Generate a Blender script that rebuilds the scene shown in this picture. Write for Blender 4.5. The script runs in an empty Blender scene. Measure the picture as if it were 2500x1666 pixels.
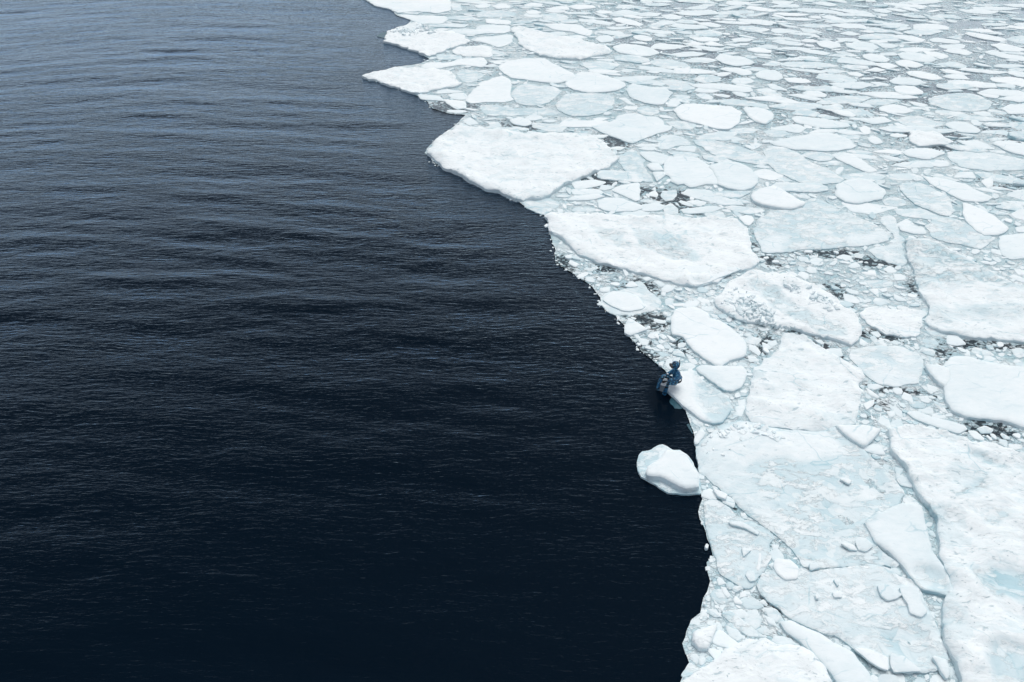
import bpy, math, random
import numpy as np
from mathutils import Vector, geometry

scene = bpy.context.scene
R = math.radians
# ------------------------------------------------------------------ camera
H = 15.0; PITCH = 37.0; FPX = 1947.0
cam_d = bpy.data.cameras.new("camera"); cam = bpy.data.objects.new("camera", cam_d)
scene.collection.objects.link(cam)
cam.location = (0, 0, H); cam.rotation_euler = (R(90 - PITCH), 0, 0)
cam_d.sensor_width = 36.0; cam_d.lens = 36.0 * FPX / 2500.0
cam_d.clip_start = 0.1; cam_d.clip_end = 6000
scene.camera = cam
# ------------------------------------------------------------------ world, sun, exposure
w = bpy.data.worlds.new("World"); scene.world = w; w.use_nodes = True
nt = w.node_tree; nt.nodes.clear()
SUN_EL, SUN_AZ = 68.0, 25.0          # sun high, ahead and to the right, behind cloud
sky = nt.nodes.new('ShaderNodeTexSky'); sky.sky_type = 'NISHITA'; sky.sun_disc = False
sky.sun_elevation = R(SUN_EL); sky.sun_rotation = R(SUN_AZ)
sky.air_density = 1.0; sky.dust_density = 6.0; sky.ozone_density = 1.0
hs = nt.nodes.new('ShaderNodeHueSaturation'); hs.inputs['Saturation'].default_value = 0.45
bg = nt.nodes.new('ShaderNodeBackground'); bg.inputs['Strength'].default_value = 0.12
wo = nt.nodes.new('ShaderNodeOutputWorld')
nt.links.new(sky.outputs[0], hs.inputs['Color'])
# cloud cover brightens towards the horizon
tc = nt.nodes.new('ShaderNodeTexCoord'); sx = nt.nodes.new('ShaderNodeSeparateXYZ'); nt.links.new(tc.outputs['Generated'], sx.inputs[0])
mr = nt.nodes.new('ShaderNodeMapRange'); mr.interpolation_type = 'SMOOTHSTEP'; nt.links.new(sx.outputs['Z'], mr.inputs['Value'])
mr.inputs['From Min'].default_value = 0.05; mr.inputs['From Max'].default_value = 0.65
mr.inputs['To Min'].default_value = 2.2; mr.inputs['To Max'].default_value = 1.0
vm = nt.nodes.new('ShaderNodeVectorMath'); vm.operation = 'SCALE'; nt.links.new(hs.outputs[0], vm.inputs[0]); nt.links.new(mr.outputs[0], vm.inputs['Scale'])
nt.links.new(vm.outputs[0], bg.inputs['Color'])
nt.links.new(bg.outputs[0], wo.inputs['Surface'])
sl = bpy.data.lights.new("sun", 'SUN'); sl.energy = 1.1; sl.angle = R(50); sl.color = (1.0, 0.99, 0.97)
so = bpy.data.objects.new("sun", sl); scene.collection.objects.link(so)
az = R(SUN_AZ); el = R(SUN_EL)
sd = Vector((math.sin(az) * math.cos(el), math.cos(az) * math.cos(el), math.sin(el)))
so.rotation_euler = (-sd).to_track_quat('-Z', 'Y').to_euler(); so.location = (0, 0, 40)
scene.view_settings.view_transform = 'Standard'; scene.view_settings.look = 'None'
scene.view_settings.exposure = -0.27; scene.view_settings.gamma = 1.0

# ------------------------------------------------------------------ helpers
rnd = random.Random(7); nrs = np.random.RandomState(11)
cP, sP = math.cos(R(PITCH)), math.sin(R(PITCH))
def unproj(px, py, z=0.0):
    px = np.asarray(px, float); py = np.asarray(py, float)
    dx = (px - 1250) / FPX; dy = -(py - 833) / FPX
    dY = cP + dy * sP; dZ = -sP + dy * cP
    t = (z - H) / dZ
    return np.stack([dx * t, dY * t], -1)
def at_depth(px, py, Y):
    dx = (px - 1250) / FPX; dy = -(py - 833) / FPX
    dY = cP + dy * sP; dZ = -sP + dy * cP
    t = Y / dY
    return Vector((dx * t, Y, H + dZ * t))
def proj(x, y, z=0.0):
    vz = z - H
    f = y * cP - vz * sP; u = y * sP + vz * cP
    return 1250 + FPX * x / f, 833 - FPX * u / f
def hash2(ix, iy, seed):
    h = (ix.astype(np.int64) * 374761393 + iy.astype(np.int64) * 668265263 + seed * 974634777) & 0x7fffffff
    h = ((h ^ (h >> 13)) * 1274126177) & 0x7fffffff
    return ((h ^ (h >> 16)) & 0xffff) / 65535.0
def vnoise(x, y, seed=0):
    ix = np.floor(x); iy = np.floor(y); fx = x - ix; fy = y - iy
    fx = fx * fx * fx * (fx * (fx * 6 - 15) + 10); fy = fy * fy * fy * (fy * (fy * 6 - 15) + 10)
    a = hash2(ix, iy, seed); b = hash2(ix + 1, iy, seed); c = hash2(ix, iy + 1, seed); d = hash2(ix + 1, iy + 1, seed)
    return (a * (1 - fx) + b * fx) * (1 - fy) + (c * (1 - fx) + d * fx) * fy
def fbm(x, y, seed=0, octv=4, gain=0.5):
    s = 0; a = 1; t = 0
    for o in range(octv):
        s = s + a * (vnoise(x * 2 ** o + 17.3 * o, y * 2 ** o - 9.1 * o, seed + o) * 2 - 1); t += a; a *= gain
    return s / t
def sstep(a, b, x):
    t = np.clip((x - a) / (b - a), 0, 1); return t * t * (3 - 2 * t)
def seg_dist(P, poly):
    """distance of every point in P to the closed polygon outline"""
    A = poly; B = np.roll(poly, -1, 0); out = np.full(len(P), 1e9)
    D = B - A; L = (D ** 2).sum(1) + 1e-12
    for s in range(0, len(P), 4000):
        p = P[s:s + 4000, None, :]
        t = np.clip(((p - A) * D).sum(2) / L, 0, 1)
        q = A + t[..., None] * D
        out[s:s + 4000] = np.sqrt(((p - q) ** 2).sum(2)).min(1)
    return out
def inside(P, poly):
    x, y = P[:, 0], P[:, 1]; r = np.zeros(len(P), bool); n = len(poly)
    for i in range(n):
        x1, y1 = poly[i]; x2, y2 = poly[(i + 1) % n]
        if y1 == y2: continue
        c = ((y1 > y) != (y2 > y)) & (x < (x2 - x1) * (y - y1) / (y2 - y1) + x1)
        r ^= c
    return r
def area(poly):
    x, y = poly[:, 0], poly[:, 1]
    return 0.5 * float((x * np.roll(y, -1) - np.roll(x, -1) * y).sum())
def resample(poly, step):
    out = []
    n = len(poly)
    for i in range(n):
        a, b = poly[i], poly[(i + 1) % n]; L = np.hypot(*(b - a)); k = max(1, int(round(L / step)))
        for j in range(k): out.append(a + (b - a) * j / k)
    return np.array(out)
def chaikin(poly, q=0.25):
    nx = np.roll(poly, -1, 0); a = poly * (1 - q) + nx * q; b = poly * q + nx * (1 - q)
    return np.stack([a, b], 1).reshape(-1, 2)
def roughen(poly, amp, lam, seed):
    nxt = np.roll(poly, -1, 0); prv = np.roll(poly, 1, 0); t = nxt - prv
    t /= (np.hypot(t[:, 0], t[:, 1]) + 1e-9)[:, None]; nrm = np.stack([t[:, 1], -t[:, 0]], 1)
    d = fbm(poly[:, 0] / lam, poly[:, 1] / lam, seed, 4, 0.6) * amp
    return poly + nrm * d[:, None]
def new_obj(name, me, parent=None):
    o = bpy.data.objects.new(name, me); scene.collection.objects.link(o)
    if parent is not None: o.parent = parent
    return o
def tag(o, label=None, cat=None, group=None, kind=None):
    if label: o['label'] = label
    if cat: o['category'] = cat
    if group: o['group'] = group
    if kind: o['kind'] = kind
def mesh_np(name, V, F, mat, attrs=None, smooth=True):
    """V (n,3), F list/array of faces"""
    me = bpy.data.meshes.new(name)
    if isinstance(F, np.ndarray):
        k = F.shape[1]
        me.vertices.add(len(V)); me.vertices.foreach_set('co', np.asarray(V, np.float32).ravel())
        me.loops.add(F.size); me.loops.foreach_set('vertex_index', F.ravel().astype(np.int32))
        me.polygons.add(len(F)); me.polygons.foreach_set('loop_start', (np.arange(len(F)) * k).astype(np.int32))
        me.update(calc_edges=True)
    else:
        me.from_pydata([tuple(v) for v in V], [], F)
    if attrs:
        for k, v in attrs.items():
            a = me.attributes.new(k, 'FLOAT', 'POINT'); a.data.foreach_set('value', np.asarray(v, np.float32))
    me.polygons.foreach_set('use_smooth', [smooth] * len(me.polygons))
    me.materials.append(mat); me.update()
    return me

# ------------------------------------------------------------------ materials
class NT:
    def __init__(s, name):
        s.m = bpy.data.materials.new(name); s.m.use_nodes = True; s.t = s.m.node_tree; s.t.nodes.clear()
        s.out = s.t.nodes.new('ShaderNodeOutputMaterial')
    def n(s, ty, **kw):
        nd = s.t.nodes.new(ty)
        for k, v in kw.items(): setattr(nd, k, v)
        return nd
    def l(s, a, b): s.t.links.new(a, b)
    def setin(s, nd, k, v):
        if hasattr(v, 'links') or hasattr(v, 'is_linked'): s.l(v, nd.inputs[k])
        else: nd.inputs[k].default_value = v
    def math(s, op, a, b=0.0, c=None, clamp=False):
        nd = s.n('ShaderNodeMath', operation=op); nd.use_clamp = clamp
        s.setin(nd, 0, a); s.setin(nd, 1, b)
        if c is not None: s.setin(nd, 2, c)
        return nd.outputs[0]
    def ramp(s, v, a, b, lo=0.0, hi=1.0):
        nd = s.n('ShaderNodeMapRange', interpolation_type='SMOOTHSTEP')
        s.setin(nd, 'Value', v); s.setin(nd, 'From Min', a); s.setin(nd, 'From Max', b)
        s.setin(nd, 'To Min', lo); s.setin(nd, 'To Max', hi)
        return nd.outputs[0]
    def mix(s, f, a, b):
        nd = s.n('ShaderNodeMix', data_type='RGBA'); s.setin(nd, 0, f)
        s.setin(nd, 6, a if not isinstance(a, tuple) else (*a, 1)); s.setin(nd, 7, b if not isinstance(b, tuple) else (*b, 1))
        return nd.outputs[2]
    def pos(s): return s.n('ShaderNodeNewGeometry').outputs['Position']
    def mapping(s, v, sc=(1, 1, 1), rot=0.0, loc=(0, 0, 0)):
        nd = s.n('ShaderNodeMapping'); s.l(v, nd.inputs[0]); nd.inputs['Scale'].default_value = sc
        nd.inputs['Rotation'].default_value = (0, 0, rot); nd.inputs['Location'].default_value = loc
        return nd.outputs[0]
    def noise(s, v, scale, detail=3, rough=0.5, dist=0.0):
        nd = s.n('ShaderNodeTexNoise'); s.l(v, nd.inputs['Vector']); nd.inputs['Scale'].default_value = scale
        nd.inputs['Detail'].default_value = detail; nd.inputs['Roughness'].default_value = rough
        nd.inputs['Distortion'].default_value = dist
        return nd.outputs[0]
    def voro(s, v, scale, feature='F1', rand=1.0):
        nd = s.n('ShaderNodeTexVoronoi', feature=feature); s.l(v, nd.inputs['Vector']); nd.inputs['Scale'].default_value = scale
        nd.inputs['Randomness'].default_value = rand
        return nd
    def attr(s, name): return s.n('ShaderNodeAttribute', attribute_name=name).outputs['Fac']
    def bump(s, h, strength, dist, normal=None):
        nd = s.n('ShaderNodeBump'); s.l(h, nd.inputs['Height']); nd.inputs['Strength'].default_value = strength
        nd.inputs['Distance'].default_value = dist
        if normal is not None: s.l(normal, nd.inputs['Normal'])
        return nd.outputs[0]
def warp(k, P, sc, amt):
    nd = k.n('ShaderNodeTexNoise'); k.l(P, nd.inputs['Vector']); nd.inputs['Scale'].default_value = sc; nd.inputs['Detail'].default_value = 2
    sub = k.n('ShaderNodeVectorMath', operation='SUBTRACT'); k.l(nd.outputs[1], sub.inputs[0]); sub.inputs[1].default_value = (.5, .5, .5)
    scl = k.n('ShaderNodeVectorMath', operation='SCALE'); k.l(sub.outputs[0], scl.inputs[0]); scl.inputs['Scale'].default_value = amt
    add = k.n('ShaderNodeVectorMath', operation='ADD'); k.l(P, add.inputs[0]); k.l(scl.outputs[0], add.inputs[1])
    return add.outputs[0]

WATER_BODY = (0.0022, 0.0068, 0.0138)
def water_shader(k, normal, rough=0.1, tint=(0.63, 0.80, 0.97)):
    lw = k.n('ShaderNodeLayerWeight'); lw.inputs['Blend'].default_value = 0.5; k.l(normal, lw.inputs['Normal'])
    fac = k.math('MULTIPLY_ADD', k.math('POWER', lw.outputs['Facing'], 6.5), 4.3, 0.0004, clamp=True)   # Schlick, almost no head-on reflection
    d = k.n('ShaderNodeBsdfDiffuse'); d.inputs['Color'].default_value = (*WATER_BODY, 1)
    g = k.n('ShaderNodeBsdfGlossy'); g.inputs['Color'].default_value = (*tint, 1); g.inputs['Roughness'].default_value = rough
    k.l(normal, g.inputs['Normal'])
    mx = k.n('ShaderNodeMixShader'); k.l(fac, mx.inputs[0]); k.l(d.outputs[0], mx.inputs[1]); k.l(g.outputs[0], mx.inputs[2])
    return mx.outputs[0]
def make_water():
    k = NT('sea_water'); P = k.pos(); Pw = warp(k, P, 0.5, 0.35)
    calm = k.attr('calm')
    a = k.noise(k.mapping(Pw, (1.0, 4.8, 1), 0.16), 1.15, 3, 0.6)
    b = k.noise(k.mapping(Pw, (1.3, 5.5, 1), -0.36), 1.6, 3, 0.6)
    c = k.noise(k.mapping(Pw, (5.0, 11.0, 1), 0.1), 1.6, 3, 0.55)
    gust = k.ramp(k.noise(k.mapping(P, (0.08, 0.2, 1), 0.15), 1.0, 3, 0.5), 0.3, 0.7, 0.8, 1.15)
    h = k.math('ADD', k.math('MULTIPLY', a, 1.0), k.math('ADD', k.math('MULTIPLY', b, 1.0), k.math('MULTIPLY', c, 0.22)))
    h = k.math('MULTIPLY', k.math('MULTIPLY', h, gust), calm)
    nrm = k.bump(h, 1.0, 0.032)
    k.l(water_shader(k, nrm, 0.12), k.out.inputs[0])
    return k.m
def make_ice():
    k = NT('pack_ice'); P = k.pos()
    oi = k.n('ShaderNodeObjectInfo').outputs['Random']
    off = k.n('ShaderNodeVectorMath', operation='SCALE'); off.inputs[0].default_value = (31, 17, 5); k.l(oi, off.inputs['Scale'])
    ad = k.n('ShaderNodeVectorMath', operation='ADD'); k.l(P, ad.inputs[0]); k.l(off.outputs[0], ad.inputs[1]); Q = ad.outputs[0]
    wet = k.attr('wet'); grit = k.attr('grit')
    Qw = warp(k, warp(k, Q, 1.3, 0.4), 4.0, 0.12)
    n1 = k.noise(k.mapping(Q, (0.7, 1.1, 1), 0.5), 0.9, 5, 0.6, 0.6)
    n2 = k.noise(k.mapping(Qw, (1, 2.0, 1), 0.45), 3.2, 5, 0.65)
    # blue grey soaked ice against snow
    wv = k.math('ADD', wet, k.math('MULTIPLY', k.math('SUBTRACT', n1, 0.5), k.math('MULTIPLY_ADD', wet, 0.9, 0.28)))
    wv = k.math('ADD', wv, k.math('MULTIPLY', k.math('SUBTRACT', n2, 0.5), k.math('MULTIPLY_ADD', grit, 0.3, 0.3)))
    n4 = k.noise(k.mapping(Qw, (1, 1.7, 1), 0.5), 0.8, 8, 0.68, 0.3)
    wv = k.math('ADD', wv, k.math('MULTIPLY', k.ramp(n4, 0.53, 0.57), k.math('MULTIPLY', grit, 0.24)))          # scoured crust
    n5 = k.noise(k.mapping(Qw, (1, 1.8, 1), 0.35), 1.5, 8, 0.7)
    wv = k.math('SUBTRACT', wv, k.math('MULTIPLY', k.ramp(n5, 0.50, 0.54), k.math('MULTIPLY', k.ramp(wet, 0.15, 0.5), 0.36)))   # drifted snow on soaked ice
    ec = k.voro(k.mapping(Qw, (1, 1.6, 1), 0.3), 0.55, 'DISTANCE_TO_EDGE').outputs['Distance']
    crack = k.math('MULTIPLY', k.ramp(ec, 0.016, 0.003), k.ramp(k.noise(Q, 0.9, 3), 0.48, 0.6))
    wv = k.math('ADD', wv, k.math('MULTIPLY', crack, 0.45))
    # long drag marks and grey streaks frozen into the soaked ice
    st = k.noise(k.mapping(Qw, (1.0, 5.5, 1), -0.5), 1.4, 5, 0.62, 0.5)
    wv = k.math('ADD', wv, k.math('MULTIPLY', k.ramp(st, 0.58, 0.68), k.math('MULTIPLY_ADD', k.ramp(wet, 0.2, 0.5), 0.22, 0.1)))
    wv = k.math('MINIMUM', k.math('MAXIMUM', wv, 0.0), 1.0)
    base = k.mix(wv, (0.872, 0.942, 0.965), (0.41, 0.625, 0.70))
    # frozen-in lumps on soaked floes
    v = k.voro(k.mapping(Qw, (1, 1.6, 1), 0.7), 2.6)
    sep = k.n('ShaderNodeSeparateColor'); k.l(v.outputs['Color'], sep.inputs[0])
    lump = k.math('MULTIPLY', k.ramp(v.outputs['Distance'], 0.36, 0.28), k.ramp(sep.outputs[0], 0.55, 0.7))
    v3 = k.voro(k.mapping(Qw, (1, 1.5, 1), -0.3), 1.1); sp3 = k.n('ShaderNodeSeparateColor'); k.l(v3.outputs['Color'], sp3.inputs[0])
    lump3 = k.math('MULTIPLY', k.ramp(v3.outputs['Distance'], 0.42, 0.33), k.ramp(sp3.outputs[1], 0.5, 0.6))
    lump = k.math('MAXIMUM', lump, lump3)
    lump = k.math('MULTIPLY', lump, k.math('MULTIPLY', k.ramp(wet, 0.15, 0.5), 0.62))
    base = k.mix(lump, base, (0.82, 0.90, 0.92))
    em = k.voro(k.mapping(Qw, (1, 1.5, 1), -0.3), 2.1, 'DISTANCE_TO_EDGE').outputs['Distance']
    cm = k.n('ShaderNodeSeparateColor'); k.l(k.voro(k.mapping(Qw, (1, 1.5, 1), -0.3), 2.1).outputs['Color'], cm.inputs[0])
    msk = k.ramp(wet, 0.18, 0.5); fld = k.ramp(k.noise(Q, 0.6, 2), 0.42, 0.6)
    base = k.mix(k.math('MULTIPLY', k.math('MULTIPLY', msk, fld), k.math('MULTIPLY', k.ramp(cm.outputs[0], 0.3, 0.9), 0.5)), base, (0.86, 0.92, 0.94))
    base = k.mix(k.math('MULTIPLY', k.math('MULTIPLY', msk, fld), k.ramp(em, 0.05, 0.0, 0.0, 0.22)), base, (0.42, 0.58, 0.64))
    # pits and scratches
    p = k.noise(k.mapping(Qw, (2.2, 5.2, 2), 0.5), 1.6, 4, 0.6)
    pit = k.math('MULTIPLY', k.ramp(p, 0.60, 0.70), k.math('MULTIPLY_ADD', grit, 0.7, 0.04))
    p2 = k.noise(k.mapping(Qw, (5, 9, 4), 0.3), 2.2, 2, 0.5)
    pit = k.math('MAXIMUM', pit, k.math('MULTIPLY', k.ramp(p2, 0.67, 0.75), k.math('MULTIPLY', grit, 0.8)))
    base = k.mix(pit, base, (0.33, 0.50, 0.58))
    # broken crust relief
    cr = k.voro(k.mapping(Qw, (1, 1.9, 1), 0.4), 5.0)
    hgt = k.math('ADD', k.math('MULTIPLY', n2, 0.6), k.math('MULTIPLY', k.noise(Qw, 14, 4, 0.65), 0.35))
    hgt = k.math('ADD', hgt, k.math('MULTIPLY', cr.outputs['Distance'], k.math('MULTIPLY', grit, 0.5)))
    hgt = k.math('SUBTRACT', hgt, k.math('MULTIPLY', pit, 0.6))
    hgt = k.math('ADD', hgt, k.math('MULTIPLY', k.ramp(n5, 0.49, 0.55), k.math('MULTIPLY', k.ramp(wet, 0.15, 0.5), 0.5)))
    hgt = k.math('MULTIPLY', hgt, k.math('MULTIPLY_ADD', grit, 0.75, 0.15))
    nrm = k.bump(hgt, 0.8, 0.055)
    b = k.n('ShaderNodeBsdfPrincipled'); k.l(base, b.inputs['Base Color']); k.l(nrm, b.inputs['Normal'])
    k.l(k.ramp(wv, 0.2, 0.9, 0.75, 0.35), b.inputs['Roughness']); b.inputs['Specular IOR Level'].default_value = 0.25
    k.l(b.outputs[0], k.out.inputs[0]); return k.m
def make_slush():
    k = NT('slush_ice'); P = k.pos(); Pw = warp(k, P, 1.6, 0.5); op = k.attr('open')
    M = k.mapping(Pw, (1, 1.5, 1), 0.25)
    n1 = k.noise(M, 1.1, 6, 0.65); n2 = k.noise(M, 4.5, 5, 0.65)
    e1 = k.voro(M, 3.0, 'DISTANCE_TO_EDGE').outputs['Distance']; c1 = k.voro(M, 3.0)
    e2 = k.voro(M, 8.5, 'DISTANCE_TO_EDGE').outputs['Distance']; c2 = k.voro(M, 8.5)
    s1 = k.n('ShaderNodeSeparateColor'); k.l(c1.outputs['Color'], s1.inputs[0])
    s2 = k.n('ShaderNodeSeparateColor'); k.l(c2.outputs['Color'], s2.inputs[0])
    # how white each floating bit is
    lum = k.math('ADD', k.math('MULTIPLY', s1.outputs[0], 0.35), k.math('ADD', k.math('MULTIPLY', s2.outputs[0], 0.3), k.math('MULTIPLY', n1, 0.6)))
    lum = k.math('SUBTRACT', lum, k.math('MULTIPLY', op, 0.25))
    col = k.mix(k.ramp(lum, 0.15, 0.85), (0.41, 0.60, 0.67), (0.84, 0.925, 0.95))
    gap = k.math('MAXIMUM', k.ramp(e1, 0.05, 0.0), k.math('MULTIPLY', k.ramp(e2, 0.06, 0.0), 0.8))
    gapc = k.math('MULTIPLY', gap, k.math('MULTIPLY_ADD', op, 1.25, -0.12), clamp=True)
    col = k.mix(gapc, col, (0.10, 0.16, 0.21))
    th = k.math('ADD', op, k.math('MULTIPLY', k.math('SUBTRACT', n2, 0.5), 1.1))
    th = k.math('ADD', th, k.math('MULTIPLY', k.math('SUBTRACT', s2.outputs[1], 0.5), 0.5))
    dark = k.ramp(th, 0.58, 0.92, 0.0, 0.9)
    teal = k.math('MULTIPLY', k.attr('teal'), k.ramp(n1, 0.3, 0.6, 1.0, 0.5))
    col = k.mix(teal, col, (0.34, 0.56, 0.62))
    hgt = k.math('ADD', k.math('MULTIPLY', s1.outputs[0], k.ramp(e1, 0, 0.08)), k.math('MULTIPLY', k.math('ADD', s2.outputs[0], n2), k.ramp(e2, 0, 0.1, 0, 0.6)))
    nrm = k.bump(hgt, 0.7, 0.04)
    b = k.n('ShaderNodeBsdfPrincipled'); k.l(col, b.inputs['Base Color']); k.l(nrm, b.inputs['Normal'])
    b.inputs['Roughness'].default_value = 0.5; b.inputs['Specular IOR Level'].default_value = 0.3
    nw = k.bump(n2, 0.5, 0.02)
    mx = k.n('ShaderNodeMixShader'); k.l(dark, mx.inputs[0]); k.l(b.outputs[0], mx.inputs[1]); k.l(water_shader(k, nw, 0.15, (0.72, 0.80, 0.86)), mx.inputs[2])
    k.l(mx.outputs[0], k.out.inputs[0]); return k.m
def make_foot():
    k = NT('submerged_ice'); P = k.pos(); n = k.noise(P, 4.0, 5, 0.6)
    col = k.mix(n, (0.012, 0.05, 0.075), (0.08, 0.19, 0.24))
    b = k.n('ShaderNodeBsdfPrincipled'); k.l(col, b.inputs['Base Color']); b.inputs['Roughness'].default_value = 0.2
    b.inputs['Specular IOR Level'].default_value = 0.2
    k.l(b.outputs[0], k.out.inputs[0]); return k.m
def make_suit():
    k = NT('blue_camouflage_neoprene'); g = k.n('ShaderNodeTexCoord').outputs['Object']
    n = k.noise(g, 9.0, 4, 0.6, 0.8); n2 = k.noise(g, 22.0, 3, 0.6, 0.5)
    c = k.mix(k.ramp(n, 0.44, 0.50), (0.003, 0.012, 0.028), (0.010, 0.11, 0.24))
    c = k.mix(k.ramp(n2, 0.57, 0.61), c, (0.14, 0.42, 0.60))
    b = k.n('ShaderNodeBsdfPrincipled'); k.l(c, b.inputs['Base Color']); b.inputs['Roughness'].default_value = 0.5
    k.l(b.outputs[0], k.out.inputs[0]); return k.m
def flat(name, col, rough=0.5):
    k = NT(name); n = k.noise(k.n('ShaderNodeTexCoord').outputs['Object'], 12, 3)
    c = k.mix(n, tuple(x * 0.85 for x in col), tuple(min(1, x * 1.15) for x in col))
    b = k.n('ShaderNodeBsdfPrincipled'); k.l(c, b.inputs['Base Color']); b.inputs['Roughness'].default_value = rough
    k.l(b.outputs[0], k.out.inputs[0]); return k.m
WATER = make_water(); ICE = make_ice(); SLUSH = make_slush(); FOOT = make_foot(); SUIT = make_suit()
RUBBER = flat('black_rubber', (0.012, 0.013, 0.016), 0.4); WHITE = flat('white_plastic', (0.72, 0.74, 0.76), 0.35)
GLASS = flat('mask_glass', (0.05, 0.09, 0.12), 0.1); SKIN = flat('skin', (0.45, 0.28, 0.21), 0.5); GREY = flat('grey_blade', (0.16, 0.19, 0.22), 0.35)

# ------------------------------------------------------------------ ice edge
EDGE = """892,0 914,15 955,23 965,36 1003,50 993,61 962,71 947,79 940,102 965,110 1026,130 1046,145 1028,155 977,163 934,175 889,187 911,196 949,210 982,219
1023,235 1044,250 1054,266 1095,277 1136,281 1118,301 1080,329 1054,349 1042,365 1040,374 1058,388 1062,399 1085,411 1131,431 1149,445 1183,461 1220,470 1248,486 1266,493
1289,509 1330,527 1342,546 1344,567 1349,588 1353,620 1355,642 1376,653 1399,667 1415,679 1448,702 1463,727 1478,758 1504,771 1524,796 1527,814 1552,837 1565,857
1603,888 1624,904 1636,925 1632,948 1644,964 1657,975 1666,990 1674,1000 1683,1024 1691,1052 1692,1080 1698,1103 1704,1144 1711,1190 1710,1218 1709,1251
1714,1286 1722,1317 1730,1330 1736,1358 1725,1373 1727,1398 1735,1419 1725,1444 1710,1495 1689,1513 1679,1541 1666,1572 1674,1602 1679,1618 1660,1666 1640,1740 1650,1820 1700,1900"""
def parse(s): return np.array([[float(v) for v in p.split(',')] for p in s.split()])
edge_px = parse(EDGE)
top = np.array([[700, -290], [760, -200], [800, -120], [850, -50]], float)
edge_px = np.vstack([top, edge_px, [[3500, 1900], [4300, -290]]])
ICEP = unproj(edge_px[:, 0], edge_px[:, 1], 0.02)
SEA_N = len(edge_px) - 2
ice_r = resample(ICEP, 0.22)
ice_r = roughen(ice_r, 0.10, 0.5, 3)

# ------------------------------------------------------------------ sea
def axis(lo, hi, step, far_lo, far_hi, g=1.35):
    a = list(np.arange(lo, hi + 1e-6, step)); s = step; x = a[0]
    pre = []
    while x > far_lo: s *= g; x -= s; pre.append(x)
    s = step; x = a[-1]; post = []
    while x < far_hi: s *= g; x += s; post.append(x)
    return np.array(pre[::-1] + a + post)
def build_sea():
    xs = axis(-46, 9, 0.13, -2500, 2500)
    ys = axis(4, 68, 0.13, -1500, 3500)
    X, Y = np.meshgrid(xs, ys); P = np.stack([X.ravel(), Y.ravel()], 1)
    poly = ICEP
    amp = np.ones(len(P)); near = (P[:, 0] > -46) & (P[:, 0] < 9.2) & (P[:, 1] > 3) & (P[:, 1] < 69)
    d = np.zeros(len(P)); d[near] = seg_dist(P[near], poly); ins = np.zeros(len(P), bool); ins[near] = inside(P[near], poly)
    amp = np.where(near & ~ins, sstep(0.0, 5.0, d), 0.0)
    border = sstep(0, 4, np.minimum.reduce([P[:, 0] + 46, 13 - P[:, 0], P[:, 1] - 4, 69 - P[:, 1]]))
    amp *= border
    z = np.zeros(len(P)); rs = np.random.RandomState(5)
    x, y = P[near, 0], P[near, 1]; zz = np.zeros(len(x))
    # crests bend slightly as they run along the ice
    yw = y + 0.9 * np.sin(x * 0.11 + 1.0) + 0.5 * np.sin(x * 0.23 + y * 0.07)
    for i in range(150):
        lam = 0.45 * (7.0 / 0.45) ** rs.rand(); th = R(90 + 6) + rs.randn() * R(9 if lam > 1.1 else 24)
        kx = 2 * math.pi / lam; a = 0.00148 * lam ** 0.5
        a *= 1.35 if 1.1 < lam < 3.2 else 0.85
        zz += a * np.cos(kx * (math.cos(th) * x + math.sin(th) * yw) + rs.rand() * 6.283)
    zz *= 0.9 + 0.35 * fbm(x / 11, y / 7, 44, 2)
    z[near] = zz * amp[near]
    V = np.stack([P[:, 0], P[:, 1], z], 1); nx, ny = len(xs), len(ys)
    i = np.arange((ny - 1) * (nx - 1)); r = i // (nx - 1); c = i % (nx - 1); b = r * nx + c
    F = np.stack([b, b + 1, b + nx + 1, b + nx], 1)
    calm = np.full(len(P), 1.0); calm[near] = np.where(ins[near], 0.3, 1.15 - 0.15 * sstep(0, 8, d[near]))
    dv = unproj(1628, 985); rr = np.hypot((P[:, 0] - dv[0]) / 0.55, (P[:, 1] - dv[1]) / 0.9)
    calm *= 0.15 + 0.85 * sstep(0.7, 1.3, rr)
    o = new_obj('water', mesh_np('water', V, F, WATER, {'calm': calm})); tag(o, kind='structure')
build_sea()

# ------------------------------------------------------------------ floes traced on the water plane
Z = {'A': (850, 0, 3.92), 'B': (1400, 0, 3.92), 'C': (1950, 0, 3.92), 'D': (1000, 280, 4.356), 'E': (1450, 350, 4.2382),
     'F': (1950, 350, 4.2382), 'G': (1300, 600, 3.92), 'H': (1800, 650, 3.3614), 'I': (1500, 950, 3.92), 'J': (1950, 950, 3.92),
     'K': (1600, 1266, 3.92), 'L': (1950, 1300, 4.278), 'M': (1550, 840, 7.84), 'O': (0, 0, 1)}
def topx(zk, s):
    p = parse(s); ox, oy, sc = Z[zk]; return np.stack([ox + p[:, 0] / sc, oy + p[:, 1] / sc], 1)
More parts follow.
